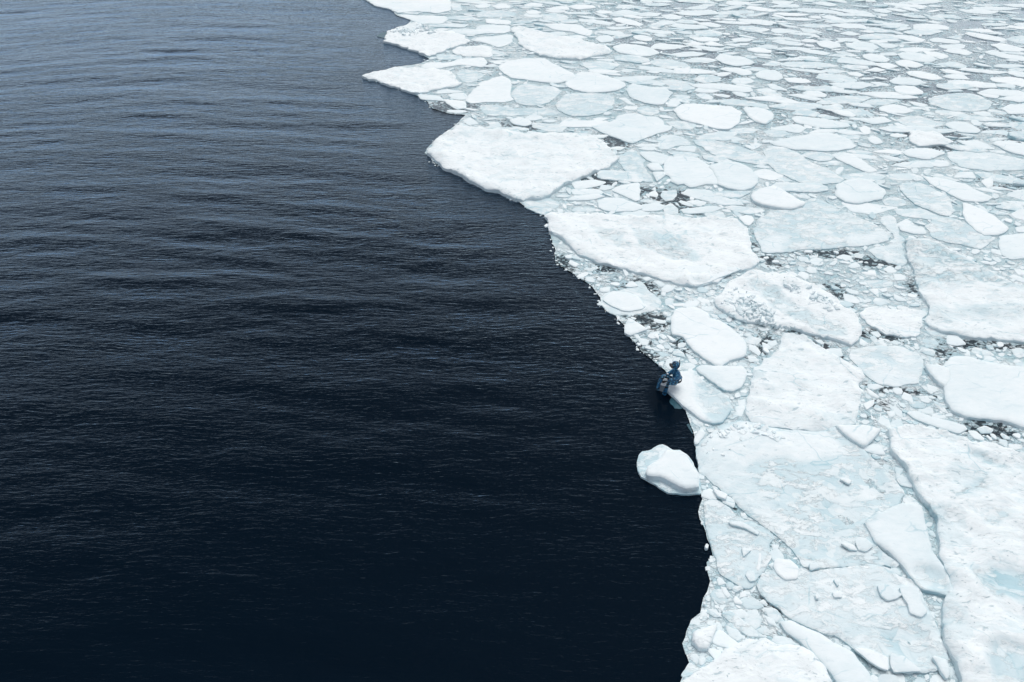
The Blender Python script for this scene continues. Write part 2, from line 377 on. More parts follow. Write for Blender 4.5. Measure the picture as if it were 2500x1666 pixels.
# zoom | look S snow, P plain, W soaked | freeboard | lift | short landmark name | label | outline
FL = """
A|P|.25|0|long floe on the top edge|long flat white floe on the pack edge cut by the top border of the photo|90,-70 165,0 250,55 410,90 470,130 640,110 860,130 980,100 1000,40 900,-70
A|W|.2|0|||980,35 1060,35 1090,100 1050,115 990,100
A|P|.15|0|||450,140 600,195 680,230 900,230 960,190 930,160 700,150
A|S|.35|0|uppermost pointed floe|knobbly white floe jutting into the dark water with a submerged foot off its tip|355,400 350,365 385,305 440,275 580,240 620,215 700,240 720,300 930,300 1000,310 1110,350 1155,390 1110,430 960,470 860,510 770,540 690,505 580,465 430,420
A|P|.2|0|||1170,385 1250,360 1420,345 1520,330 1580,350 1570,400 1500,440 1430,460 1340,420
A|P|.2|0|||1205,290 1240,250 1400,235 1540,250 1565,300 1490,325 1300,325
A|P|.25|0|||1320,180 1440,185 1560,205 1540,240 1320,225
A|S|.3|0|long tapering far floe|long snowy wedge of floe tapering to the right in the far pack|1570,270 1640,255 1800,290 1920,320 2080,360 2200,380 2352,420 2480,460 2540,495 2400,540 2200,570 2000,570 1780,510 1640,430 1630,380 1590,330
A|P|.25|0|smooth kite-shaped floe|smooth kite shaped white floe under the long tapering far floe|1430,640 1530,580 1700,560 1870,560 1990,620 2150,700 2180,730 2100,780 2000,795 1850,790 1700,760 1560,745 1490,700
A|P|.25|0|||2070,810 2120,740 2220,690 2360,690 2500,740 2630,790 2680,820 2590,860 2500,880 2350,890 2250,880 2156,860
A|S|.22|0|||980,480 1050,455 1330,445 1390,480 1400,520 1330,545 1100,545 990,515
A|P|.25|0|||740,600 960,600 1060,565 1300,550 1330,600 1290,650 1060,625 900,655 800,665 690,655
A|S|.3|0|sharp spur floe|white snowy floe ending in a sharp spur that points left into open water|155,735 250,700 340,680 500,640 660,660 900,665 980,680 1020,720 1050,780 1100,805 1020,830 800,870 690,905 640,895 540,860 510,835 390,820 290,780
A|W|.12|0|||1040,680 1080,655 1180,670 1300,710 1310,740 1240,780 1140,800 1090,780
A|P|.2|0|||1120,960 1260,790 1340,770 1470,720 1560,770 1560,830 1550,900 1585,960 1500,985 1300,980 1180,990
A|W|.2|0|||1600,830 1700,800 1850,820 1920,820 2000,850 2050,875 1960,950 1880,1000 1770,1020 1620,990 1570,930 1560,880
A|P|.12|0|||950,915 1010,890 1110,890 1160,940 1100,960 1000,950
A|W|.12|0|||1255,1010 1400,1000 1560,1040 1700,1035 1900,1040 2040,1080 1960,1110 1740,1100 1500,1110 1300,1100
A|P|.2|0|||1545,1150 1640,1120 1740,1150 1760,1190 1680,1210 1580,1190
A|W|.15|0|||1750,1175 1900,1180 2050,1190 2100,1220 2050,1270 1900,1260 1760,1220
A|P|.12|0|||1090,1160 1160,1120 1220,1155 1260,1190 1150,1200
A|W|.1|0|||1180,1190 1300,1150 1440,1170 1480,1200 1400,1235 1260,1225
A|W|.25|0|||1980,1010 2060,900 2200,890 2352,890 2480,905 2545,950 2530,1040 2440,1090 2300,1110 2150,1120 2020,1070
A|P|.2|0|||1860,230 2000,225 2200,240 2340,300 2300,350 2150,310 1950,280
A|P|.15|0|||1190,55 1300,30 1370,45 1330,75 1240,80
A|P|.15|0|||1370,60 1480,30 1560,60 1520,80 1420,80
A|P|.15|0|||1680,45 1780,25 1880,40 1850,60 1700,65
A|W|.15|0|||1260,110 1480,105 1600,120 1590,160 1400,170 1220,170
A|P|.15|0|||1690,110 1780,95 1860,120 1800,140 1720,140
A|W|.15|0|||1850,140 1980,125 2080,150 2120,200 2000,215 1880,190
B|P|.2|0|||210,370 250,345 340,340 400,370 370,400 260,410
B|P|.2|0|||560,345 640,335 740,360 760,385 700,400 600,380
B|P|.25|0|||380,450 480,420 600,430 760,465 830,510 740,540 620,540 420,500
B|P|.15|0|||200,115 260,100 370,110 380,130 260,135
B|P|.15|0|||430,145 520,135 680,165 650,185 520,170
B|P|.2|0|||360,180 440,165 560,190 670,235 640,255 540,245 400,210
B|P|.2|0|||830,145 940,135 1040,160 1020,190 900,190
B|P|.25|0|||1170,220 1290,215 1420,245 1380,265 1230,250
B|P|.2|0|||1100,360 1250,355 1400,370 1380,400 1200,400
B|S|.2|0|||1040,415 1160,400 1260,425 1200,450 1080,445
B|P|.2|0|||1500,375 1640,355 1740,380 1660,405 1540,400
B|P|.2|0|||1660,465 1780,455 1900,485 1880,510 1760,505 1680,490
B|P|.25|0|||1350,560 1400,515 1500,530 1650,545 1740,600 1700,620 1540,635 1430,610
B|P|.15|0|||1430,425 1530,415 1600,440 1560,455
B|W|.15|0|||700,600 800,565 920,570 1060,605 1140,640 1100,670 960,670 820,640
B|P|.2|0|||1390,665 1450,645 1580,650 1700,680 1700,715 1620,725 1540,700
B|P|.25|0|||1740,710 1800,675 1930,670 1990,710 2000,750 1960,775 1860,770 1780,750
B|W|.18|0|||1130,760 1200,725 1330,715 1430,750 1400,790 1260,800
B|P|.18|0|||1500,780 1560,745 1680,745 1740,780 1640,810 1540,805
B|P|.18|0|||2010,750 2120,745 2240,760 2280,790 2180,800 2060,790
B|P|.25|0|||510,860 550,795 680,820 760,835 880,840 960,890 930,920 900,960 860,1000 780,1000 640,975 520,925
B|P|.3|0|big smooth far floe|large very smooth white floe in the middle distance with straight sides|960,1050 1050,995 1200,1000 1350,1010 1510,1020 1610,1070 1600,1160 1560,1200 1490,1240 1400,1235 1270,1210 1180,1185 1040,1150 980,1100
B|P|.3|0|||1620,1030 1750,1025 1850,1050 1925,1100 1920,1150 1840,1190 1750,1165 1660,1110
B|P|.25|0|smooth arrowhead floe|smooth white arrowhead shaped floe behind a dark crack of water|160,1210 300,1180 400,1150 420,1110 500,1090 640,1110 780,1120 850,1150 870,1200 950,1210 920,1250 720,1310 640,1350 560,1370 480,1350 380,1310 250,1260
B|P|.12|0|||180,1140 240,1125 360,1130 240,1170
B|W|.15|0|||870,1165 1000,1155 1170,1175 1180,1210 1130,1245 1000,1240 940,1210
B|W|.15|0|||790,1345 850,1300 950,1290 1040,1310 1100,1350 1140,1390 1000,1400 900,1440 830,1420
B|W|.2|0|||1150,1340 1300,1330 1480,1380 1640,1410 1800,1480 1960,1568 1800,1590 1560,1540 1400,1500 1250,1420 1170,1380
B|P|.25|0|boat-shaped floe|broad pale boat shaped floe lying across the middle distance|1860,1370 2000,1330 2156,1300 2300,1275 2460,1275 2590,1310 2660,1345 2715,1400 2640,1430 2450,1450 2280,1440 2100,1430 1960,1400
B|P|.15|0|||1690,1380 1740,1370 1810,1385 1760,1420 1700,1440
B|W|.15|0|||1820,1260 1900,1240 2010,1250 2090,1290 1980,1320 1860,1310
B|W|.15|0|||1350,960 1500,950 1680,970 1860,1010 1870,1050 1700,1020 1620,1020 1450,1000
B|P|.15|0|||1160,900 1260,895 1340,930 1320,960 1220,945
B|P|.15|0|||1150,870 1220,820 1330,840 1410,870 1340,890 1220,890
B|W|.15|0|||830,770 950,760 1100,780 1180,810 1160,850 1050,880 920,840
B|P|.15|0|||920,960 1040,950 1050,980 980,1025 890,1020
B|P|.12|0|||430,940 500,935 600,1010 520,1000
B|W|.15|0|||600,1030 700,1020 810,1040 820,1080 740,1110 620,1080
B|P|.15|0|||1510,880 1600,880 1690,910 1660,935 1560,920
B|W|.15|0|||1740,880 1850,880 1990,890 2000,920 1860,930
B|P|.12|0|||2200,1190 2280,1200 2290,1235 2210,1230
B|W|.12|0|||480,290 620,280 720,300 640,315
C|P|.2|0|||160,400 280,385 400,420 410,450 310,470 200,440
C|P|.2|0|||430,420 560,395 700,415 780,460 700,490 560,480 460,450
C|P|.2|0|||740,420 850,415 970,440 900,465 800,460
C|P|.2|0|||870,350 960,335 1090,345 1220,385 1170,410 1040,395
C|P|.2|0|||1250,375 1320,360 1540,390 1540,420 1350,410 1270,400
C|P|.2|0|||940,520 1000,500 1120,500 1250,530 1340,570 1260,600 1120,590 990,560
C|P|.2|0|||1170,490 1290,495 1400,520 1440,545 1370,570 1260,540
C|P|.2|0|||600,530 680,515 800,530 880,570 840,600 700,590 620,560
C|P|.2|0|||920,590 1000,570 1120,590 1210,630 1130,655 1000,640 940,620
C|P|.2|0|||700,605 850,600 960,635 860,670 760,640
C|P|.2|0|||1010,685 1130,680 1280,705 1390,750 1300,770 1150,750 1060,720
C|P|.25|0|||865,770 930,740 1060,740 1160,770 1220,800 1130,820 980,810 890,800
C|P|.25|0|smooth egg-shaped floe|smooth egg shaped white floe in the far pack tucked under a longer oval one|910,850 920,822 1010,818 1110,830 1180,870 1190,900 1100,912 990,905 930,880
C|P|.22|0|||760,1030 900,1000 1010,1020 1110,1065 1010,1090 870,1085 780,1060
C|P|.22|0|||310,1065 400,1055 500,1070 550,1110 520,1125 420,1110
C|P|.15|0|||300,830 340,810 420,815 440,860 370,870 320,850
C|P|.2|0|||30,895 80,870 200,875 280,910 250,935 100,930
C|P|.15|0|||1035,970 1120,975 1240,1005 1200,1030 1110,1010
C|S|.35|0|bright blocky floe|bright white blocky floe standing out between dark leads at far right|1050,1345 1060,1270 1100,1250 1300,1265 1340,1265 1400,1310 1470,1360 1420,1390 1250,1400 1150,1400
C|P|.25|0|||1400,1200 1430,1175 1560,1165 1680,1200 1750,1260 1700,1280 1540,1270 1450,1230
C|W|.2|0|||1230,960 1300,910 1500,890 1650,900 1780,940 1860,990 1820,1050 1650,1080 1500,1070 1350,1030 1250,1000
C|P|.12|0|||900,1180 950,1175 1050,1215 1020,1230 930,1205
C|P|.2|0|||1500,1345 1600,1350 1700,1340 1790,1375 1880,1430 1780,1430 1620,1400
C|P|.25|0|||1840,1370 1900,1345 2050,1360 2260,1390 2260,1500 2060,1470 1940,1420
C|P|.2|0|||1930,1040 2020,1000 2156,1000 2280,1030 2260,1090 2020,1095
C|P|.15|0|||1640,1160 1690,1145 1760,1180 1740,1210 1670,1200
C|P|.2|0|||1770,500 1860,480 2000,520 2156,545 2250,570 2156,590 1950,560
C|P|.2|0|||1830,425 1930,415 2100,450 2190,480 2100,500 1950,490 1880,455
C|P|.2|0|||1580,320 1620,305 1750,330 1900,350 2010,385 1950,405 1750,375
C|P|.2|0|||1370,485 1480,460 1600,480 1680,510 1620,535 1450,510
C|P|.15|0|||1340,665 1450,665 1560,690 1660,715 1560,720 1420,700
C|P|.15|0|||1980,690 2080,675 2200,700 2156,720 2020,715
C|W|.15|0|||600,980 680,960 800,950 940,950 980,970 800,1010 650,1010
C|W|.2|0|||900,1150 1000,1120 1160,1110 1300,1150 1400,1180 1380,1220 1200,1240 1020,1200
C|P|.2|0|||570,1230 630,1200 690,1230 680,1290 620,1290
C|P|.18|0|||660,1330 700,1295 780,1330 810,1370 740,1385 680,1360
C|P|.15|0|||1700,890 1800,890 1930,920 1900,945 1780,930
C|P|.15|0|||200,150 320,150 440,190 350,200 240,175
C|P|.15|0|||700,90 800,85 900,110 840,130 740,115
C|P|.15|0|||380,320 480,300 600,330 500,345
C|P|.15|0|||450,690 560,690 630,720 580,740 480,720
C|P|.15|0|||0,480 130,475 310,510 260,535 80,510
C|P|.15|0|||0,540 130,540 230,560 150,575 0,560
C|W|.08|0|||340,490 450,490 580,540 480,545 380,520
E|W|.2|0|||240,150 330,90 390,60 440,80 460,130 530,180 520,230 560,300 620,400 500,400 400,350 300,250
E|P|.25|0|||720,220 760,140 900,130 1080,150 1130,190 1220,240 1280,310 1300,430 1150,420 1000,460 930,420 870,430 800,400 780,340 730,320
E|P|.33|0|smooth oval floe|smooth white oval floe joined to a lumpier floe on its left|1190,240 1290,200 1430,190 1560,220 1660,290 1700,340 1700,420 1640,470 1540,485 1400,470 1290,430 1250,320
E|P|.22|0|||470,90 640,90 780,130 740,200 700,230 600,200 530,170
E|P|.3|0|||540,230 590,200 680,215 730,285 600,285
E|P|.3|0|||600,300 730,295 740,330 650,400
E|P|.2|0|white triangle floe|white triangular floe with a straight right side ringed by dark slush|165,485 290,430 480,405 480,590 430,605 380,580
E|P|.22|0|||30,600 120,565 260,565 380,600 500,640 520,680 420,700 250,710 120,700 40,660
E|W|.1|0|||700,490 860,485 850,540 800,590 740,600 690,560
E|W|.1|0|||720,650 800,620 870,680 870,740 720,740
E|P|.12|0|||1190,600 1230,535 1340,545 1290,610 1200,630
E|P|.12|0|||950,600 1060,585 1170,610 1140,645 1010,635
E|P|.12|0|||590,480 640,445 640,500
E|W|.1|0|||1130,730 1210,690 1340,710 1380,760 1280,780 1180,765
E|P|.2|0|||1500,770 1570,745 1640,760 1660,800 1610,855 1560,840
E|P|.45|0|lens-shaped floe|smooth white lens shaped floe resting on the corner of a broad soaked floe|1620,540 1700,470 1840,450 1940,470 2040,540 2130,600 2200,610 2130,660 2030,680 1900,670 1760,640 1650,600
O|S|.3|0|wide scarred floe|wide scarred floe on the pack edge with a smooth slab at its left end|1331,527 1345,518 1367,523 1450,522 1521,526 1568,528 1650,526 1674,533 1709,539 1731,531 1792,536 1813,548 1825,560 1828,588 1837,617 1856,636 1856,645 1828,656 1792,662 1745,690 1705,701 1674,694 1639,687 1601,678 1544,661 1500,652 1463,643 1420,625 1390,600 1375,580 1344,566 1342,546
D|P|.12|.27||smooth thin slab lying on the left end of the wide scarred floe|1500,1245 1492,1172 1780,1155 1870,1150 2040,1320 1980,1355 1880,1345 1650,1295
E|P|.1|.27||smooth white drift on the lower rim of the wide scarred floe|820,1340 900,1270 1100,1265 1300,1270 1540,1295 1400,1350 1220,1430 1080,1470 940,1430 840,1390
O|W|.25|0|broad soaked floe|broad pale blue soaked floe carrying the lens shaped floe on its upper left|1838,563 1851,534 1885,516 1935,505 1965,492 1985,484 2021,496 2056,513 2115,539 2150,557 2176,576 2162,591 2115,601 2044,607 1950,612 1933,616 1886,619 1860,614 1852,588
F|P|.3|0|pale oval floe|plump pale oval floe just beyond the soaked floe's upper right side|380,540 390,430 480,385 620,365 740,385 830,430 895,500 870,570 780,600 600,625 470,600
F|W|.22|0|||-369,80 -270,30 -130,50 50,130 180,215 330,290 460,370 400,410 200,430 80,420 -100,370 -250,290 -340,200
F|P|.22|0|||330,120 400,95 540,105 650,180 740,230 820,285 720,305 600,260 450,190
F|P|.25|0|||1280,340 1360,350 1560,380 1740,430 1850,490 2020,560 1980,600 1900,615 1700,600 1560,530 1400,450
F|W|.25|0|||1050,450 1100,400 1260,400 1400,470 1560,560 1600,640 1640,700 1560,760 1400,720 1200,620 1100,550
F|P|.3|0|||1690,610 1800,640 1960,720 2080,800 2165,880 2140,920 2050,950 1900,950 1740,820 1700,700
F|W|.2|0|||1320,860 1400,780 1560,770 1800,850 1990,960 2040,980 1990,1060 1850,1100 1700,1060 1500,1020 1380,975
O|S|.35|0|huge right floe|huge snow covered floe cut off by the right border above a dark lead|2209,582 2268,583 2337,617 2386,647 2433,673 2500,704 2600,750 2600,850 2500,834 2424,828 2365,822 2311,813 2267,793 2264,751 2240,709 2231,674 2233,666 2226,645 2212,621
F|P|.2|0|||2060,975 2150,945 2420,935 2420,1190 2190,1205 2080,1150
F|P|.15|0|||1590,360 1650,300 1800,290 1840,370 1700,360
F|P|.2|0|||1880,390 2030,330 2000,450 1960,470
F|W|.2|0|||1540,160 1560,90 1780,70 1950,90 2200,140 2420,190 2420,260 2250,280 2000,290 1700,260
F|P|.15|0|||1280,190 1420,170 1550,190 1560,240 1450,250 1300,220
F|P|.12|0|||760,90 830,70 950,60 1100,90 1080,115 960,110
F|W|.15|0|||860,590 960,540 1100,590 1120,640 1000,660 880,640
F|P|.12|0|||1000,840 1120,780 1200,840 1150,870 1020,870
F|W|.18|0|ribbon floe|pale ribbon of ice squeezed upright between two much broader floes|850,760 960,750 1030,830 1040,930 1080,980 1090,1080 1095,1160 1145,1240 1050,1260 940,1240 820,1190 720,1110 900,1050 990,985 960,930 880,870
F|P|.15|0|||2240,870 2420,850 2420,920 2260,920
F|P|.12|0|||2200,490 2331,480 2420,500 2400,530 2250,530
H|S|.33|0|long floe with rubble ridges|long oval floe with ridges of broken ice round a grey blue middle|-188,278 -110,180 -30,100 100,48 280,68 430,70 520,110 640,165 770,235 850,310 930,370 1010,460 1022,530 990,610 940,655 860,630 720,590 560,550 400,505 250,480 100,460 0,440 -94,380 -160,330
H|S|.22|0|snow-dusted square floe|squarish snow dusted floe between the ridged floe and the huge right floe|985,385 1040,345 1120,325 1220,345 1340,355 1450,350 1560,370 1555,410 1520,450 1510,560 1480,600 1350,580 1210,560 1130,520 1050,450
H|W|.2|0|round slushy floe|rounded slushy floe with a whiter lower rim touching the tall snowy floe|930,700 1000,670 1150,655 1350,665 1480,710 1540,790 1530,870 1480,965 1320,985 1170,970 1080,930 1000,830 920,750
H|P|.4|0|thick smooth floe|thick perfectly smooth white floe cut off by the right border at mid height|1695,1010 1725,900 1690,830 1700,790 1760,745 1880,735 1990,770 2150,800 2353,840 2560,870 2560,1340 2353,1320 2200,1270 2000,1250 1880,1240 1760,1190 1710,1100
H|P|.46|0||small smooth wedge pressed against the left tip of the thick smooth floe|1535,810 1660,815 1740,850 1750,930 1710,995 1640,950 1570,870
H|P|.22|0|||1390,1200 1480,1190 1600,1240 1740,1270 1870,1310 1890,1340 1820,1375 1700,1340 1550,1290 1450,1250
H|W|.12|0|||1400,1120 1480,1105 1560,1130 1540,1170 1440,1160
H|W|.12|0|||1600,1090 1690,1150 1740,1220 1680,1200 1610,1130
H|P|.15|0|||1030,1130 1130,1090 1120,1140 1060,1185
H|P|.12|0|||1050,995 1100,1020 1170,1075 1150,1090 1080,1060
H|P|.12|0|||1220,1190 1290,1190 1300,1230 1250,1255
H|P|.12|0|||870,225 950,240 1010,290 980,310 880,290
H|P|.12|0|||980,245 1050,280 1070,310 1000,300
H|P|.12|0|||1010,590 1080,640 1040,660 1000,640
H|P|.12|0|||1070,190 1160,185 1160,260
H|W|.1|0|||1030,120 1180,110 1280,130 1270,170 1100,180
H|P|.1|0|||200,620 300,660 270,685 210,680
H|P|.15|0|||1720,570 1800,570 1880,640 1800,655 1720,640
H|W|.12|0|||1540,520 1640,500 1715,540 1700,580 1600,570
H|W|.1|0|||1500,600 1600,585 1660,640 1620,680 1540,670
H|P|.1|0|||160,500 250,505 260,530 200,535
G|P|.35|0|bright floe behind the diver|bright smooth white slab floating just beyond the diver's head|1320,790 1330,700 1350,620 1400,595 1560,590 1680,640 1700,700 1800,720 1900,790 1990,860 2050,930 2060,980 2050,1060 1900,1090 1800,1150 1740,1140 1640,1080 1540,1000 1480,930 1440,870 1340,850
G|P|.33|0|bean-shaped floe|smooth white bean shaped floe right of the diver's perch|1565,1170 1620,1140 1780,1150 1900,1160 1990,1145 2050,1200 2040,1270 2000,1350 1920,1395 1840,1390 1740,1320 1660,1260 1590,1210
O|P|.34|0|diver's floe|wedge of white ice on which the diver sits, soaked along its right side|1628,950 1637,928 1648,915 1664,908 1677,905 1684,897 1703,914 1716,929 1750,951 1780,968 1788,1001 1762,1032 1742,1034 1714,1024 1694,1009 1663,986 1643,965
G|W|.12|0|grey shelf at the edge|thin grey pointed shelf of ice at the pack edge under a white slab|640,500 700,450 880,420 1030,320 1120,430 1240,540 1190,610 1000,660 850,660 780,655 700,620 650,550
G|P|.12|.11||rounded white slab lying on the thin grey shelf at the pack edge|670,510 760,430 920,450 1010,490 1085,575 1050,605 940,625 850,615 760,580
G|P|.1|.11|||880,390 930,345 960,340 1020,390 930,400
G|P|.25|0|three-cornered white floe|three cornered white floe on the pack edge left above the diver|880,770 920,685 1010,740 1110,800 1020,830 930,860 880,835
G|P|.12|0|||1160,700 1280,720 1270,745 1210,745 1165,725
G|P|.12|0|||1150,340 1220,340 1290,385 1220,400
G|P|.12|0|||1040,310 1110,295 1150,320 1090,345
G|P|.15|0|||1225,450 1280,445 1280,490 1230,485
G|P|.12|0|||500,330 510,295 570,300 600,330 590,355 530,350
G|P|.12|0|||455,305 480,295 495,325 470,325
G|P|.15|0|||340,170 360,135 460,180 410,210
G|W|.08|0|||480,190 600,170 650,220 560,250 480,240
G|P|.1|0|||1560,510 1600,490 1690,520 1700,550 1640,560
G|P|.1|0|||1680,440 1750,450 1740,470 1690,465
G|P|.18|0|||1160,870 1190,835 1215,870 1210,905
G|W|.1|0|||1200,1040 1260,1005 1330,1050 1240,1070
G|W|.1|0|||1250,930 1290,925 1350,1000 1260,980
G|P|.1|0||plump white ice chunk at the pack edge right behind the diver's head|1270,1150 1280,1090 1330,1080 1350,1150 1320,1190
G|P|.15|0|||1200,1120 1260,1110 1250,1160 1210,1150
G|P|.12|0|||960,850 1010,850 1040,890 1000,900
G|P|.12|0|||1690,650 1750,660 1800,700 1720,690
G|P|.1|0|||1330,555 1460,550 1450,580 1350,580
O|S|.42|0|great snowy headland floe|great snow covered headland floe with a rounded nose jutting into the open water|1040,374 1042,365 1054,355 1058,345 1080,328 1100,320 1120,310 1135,311 1190,316 1235,319 1270,326 1310,328 1345,324 1400,325 1440,330 1470,342 1485,356 1500,376 1509,388 1500,398 1450,423 1436,429 1376,450 1344,475 1321,486 1273,489 1248,484 1220,469 1183,459 1149,444 1131,430 1085,410 1062,397 1058,388
D|W|.15|0|||1190,930 1300,900 1500,895 1600,930 1560,1000 1480,1040 1420,1065 1260,1000
O|S|.2|0|tall snowy floe|tall snow covered floe narrowing upward to a rounded top behind the bean shaped floe|1904,828 1913,819 1963,822 1993,843 2026,864 2068,885 2100,903 2109,918 2100,940 2103,977 2097,1007 2094,1037 2050,1040 2000,1060 1930,1050 1880,1040 1830,1035 1812,1010 1820,985 1826,960 1835,925 1842,905 1865,880 1885,865 1899,850
O|W|.24|0|vast slushy floe|vast pale blue floe of frozen slush with snowy rubble on its upper left|1699,1093 1705,1075 1730,1060 1768,1034 1819,1026 1880,1040 1930,1050 2000,1052 2039,1041 2072,1077 2103,1093 2139,1128 2179,1169 2205,1200 2195,1235 2150,1262 2125,1300 2150,1345 2200,1381 2084,1378 2008,1386 1965,1386 1952,1363 1901,1314 1870,1284 1819,1251 1780,1210 1742,1179 1722,1162 1706,1154
O|W|.22|0|soaked edge floe|soaked floe along the water's edge below the lone floe, strewn with loose blocks|1713,1225 1740,1215 1775,1238 1800,1262 1855,1281 1888,1312 1880,1335 1885,1365 1855,1398 1845,1434 1829,1442 1799,1429 1763,1403 1743,1368 1732,1327 1722,1281
O|W|.28|0|lumpy blue floe|big lumpy blue grey floe near the bottom strewn with white pieces|1845,1434 1865,1399 1900,1392 1952,1390 1973,1393 2027,1387 2132,1380 2165,1383 2193,1410 2226,1417 2242,1435 2268,1494 2286,1533 2305,1580 2314,1627 2254,1646 2172,1639 2090,1587 2043,1557 1985,1536 1926,1511 1893,1483
K|P|.33|0|curved white strip|curved strip of white ice slanting down to the bottom border|1180,985 1290,972 1430,1040 1600,1120 1760,1220 1900,1300 1950,1370 2040,1470 2090,1640 1800,1640 1620,1400 1500,1270 1350,1150 1230,1080
K|S|.38|0|domed floe at the bottom|broad domed snowy floe cut by the bottom border beside the open water|200,1640 235,1568 330,1470 500,1370 720,1240 880,1160 1060,1150 1200,1200 1400,1240 1520,1310 1600,1420 1680,1568 1720,1760 150,1760
O|S|.45|0|great snowy floe with ponds|great snow covered floe in the lower right corner with pale blue melt ponds|2169,1047 2200,1047 2235,1043 2281,1049 2332,1063 2383,1078 2429,1081 2485,1105 2600,1150 2600,1780 2370,1780 2347,1666 2324,1615 2310,1580 2305,1534 2303,1463 2328,1440 2314,1403 2298,1358 2299,1320 2276,1243 2251,1218 2220,1166 2205,1133 2179,1108 2172,1072
O|P|.42|0|leaning smooth slab|long smooth slab leaning between the slushy floe and the snowy pond floe|2109,1273 2134,1253 2180,1238 2205,1230 2251,1233 2256,1256 2269,1302 2277,1347 2296,1375 2314,1407 2324,1440 2315,1454 2289,1449 2251,1438 2226,1412 2202,1377 2174,1349 2134,1323 2123,1300
J|P|.4|.1|white arrowhead slab|white arrowhead shaped slab lying tilted on the right shoulder of the slushy floe|355,345 640,345 790,390 720,470 640,540 600,540 500,475 420,420
J|P|.15|0|||580,575 640,548 720,525 790,540 830,630 740,630 640,600
L|P|.12|.26||white leaf shaped slab lying on the right half of the lumpy blue floe|820,560 860,540 930,545 1000,600 1090,650 1030,690 930,710 860,660
L|P|.15|.26||curved white slab on the upper right rim of the lumpy blue floe|1060,570 1180,540 1250,600 1290,740 1360,830 1280,890 1160,840 1140,740 1080,650
K|P|.3|.05|white block|rounded white block between the soaked edge floe and the lumpy blue floe|1120,450 1150,385 1300,400 1370,470 1360,580 1240,590 1160,530
K|P|.12|.2|||820,275 930,300 840,375
K|P|.18|.05|||960,510 995,330 1012,335 1000,500
K|P|.12|.2|||860,540 880,480 950,510 960,600 900,610
K|S|.4|0|crumbly edge block|crumbly bright block of ice at the water's edge near the bottom|345,1180 360,1080 480,1030 600,1000 605,1050 560,1130 500,1250 420,1240
K|W|.06|0||grey half sunken shelf left of the crumbly edge block|260,1210 310,1080 350,970 420,940 440,1000 350,1120 330,1240 290,1310
K|P|.15|0|||620,650 670,660 720,740 690,765 650,720
K|P|.15|0|||500,860 580,870 650,950 560,950 480,900
K|W|.15|0|||630,910 720,890 860,1000 1000,1100 1090,1140 900,1140 780,1060
K|W|.12|0|||800,790 900,735 1000,790 1050,850 980,880 860,870
K|P|.12|0|||1040,930 1130,960 1170,1040 1080,1010
K|P|.1|.22|||1780,235 1900,250 1940,310 1860,300
L|P|.1|.25|||580,1210 720,1210 930,1300 940,1440 850,1420 700,1310
L|P|.1|.25|||960,1260 1100,1290 1200,1370 1300,1455 1000,1460 960,1400
L|P|.2|.2|||1400,1290 1540,1330 1590,1440 1550,1530 1480,1450 1430,1360
L|P|.15|0|||730,1510 780,1480 850,1540 840,1600 740,1580
L|P|.1|.22|||590,100 620,50 700,60 780,140 700,200 620,180
L|P|.1|.22|||430,110 560,120 620,190 540,180
K|P|.15|.2|||1470,430 1540,425 1580,470 1480,500
K|P|.15|.2|||700,30 820,25 1000,130 980,160 850,90 720,60
I|P|.15|.18|||940,950 1080,1010 1070,1060 990,1030
I|P|.25|0|||760,480 800,400 850,390 870,430 800,530 770,530
I|W|.12|0|||690,205 720,250 800,290 860,330 830,380 750,330
J|P|.1|.22|||390,860 460,845 510,880 480,910
L|P|.12|.26|||170,660 190,635 220,660 210,700 180,700
L|P|.1|.26|||350,620 440,610 455,680 370,680
L|P|.1|.26|||355,490 400,480 430,550 400,570
K|P|.25|0||tiny white ice lump floating off the soaked edge floe|476,270 490,248 506,258 500,286 482,290
K|P|.25|0||tiny white ice lump at the edge above the crumbly block|452,820 468,798 486,806 482,834 462,838
"""
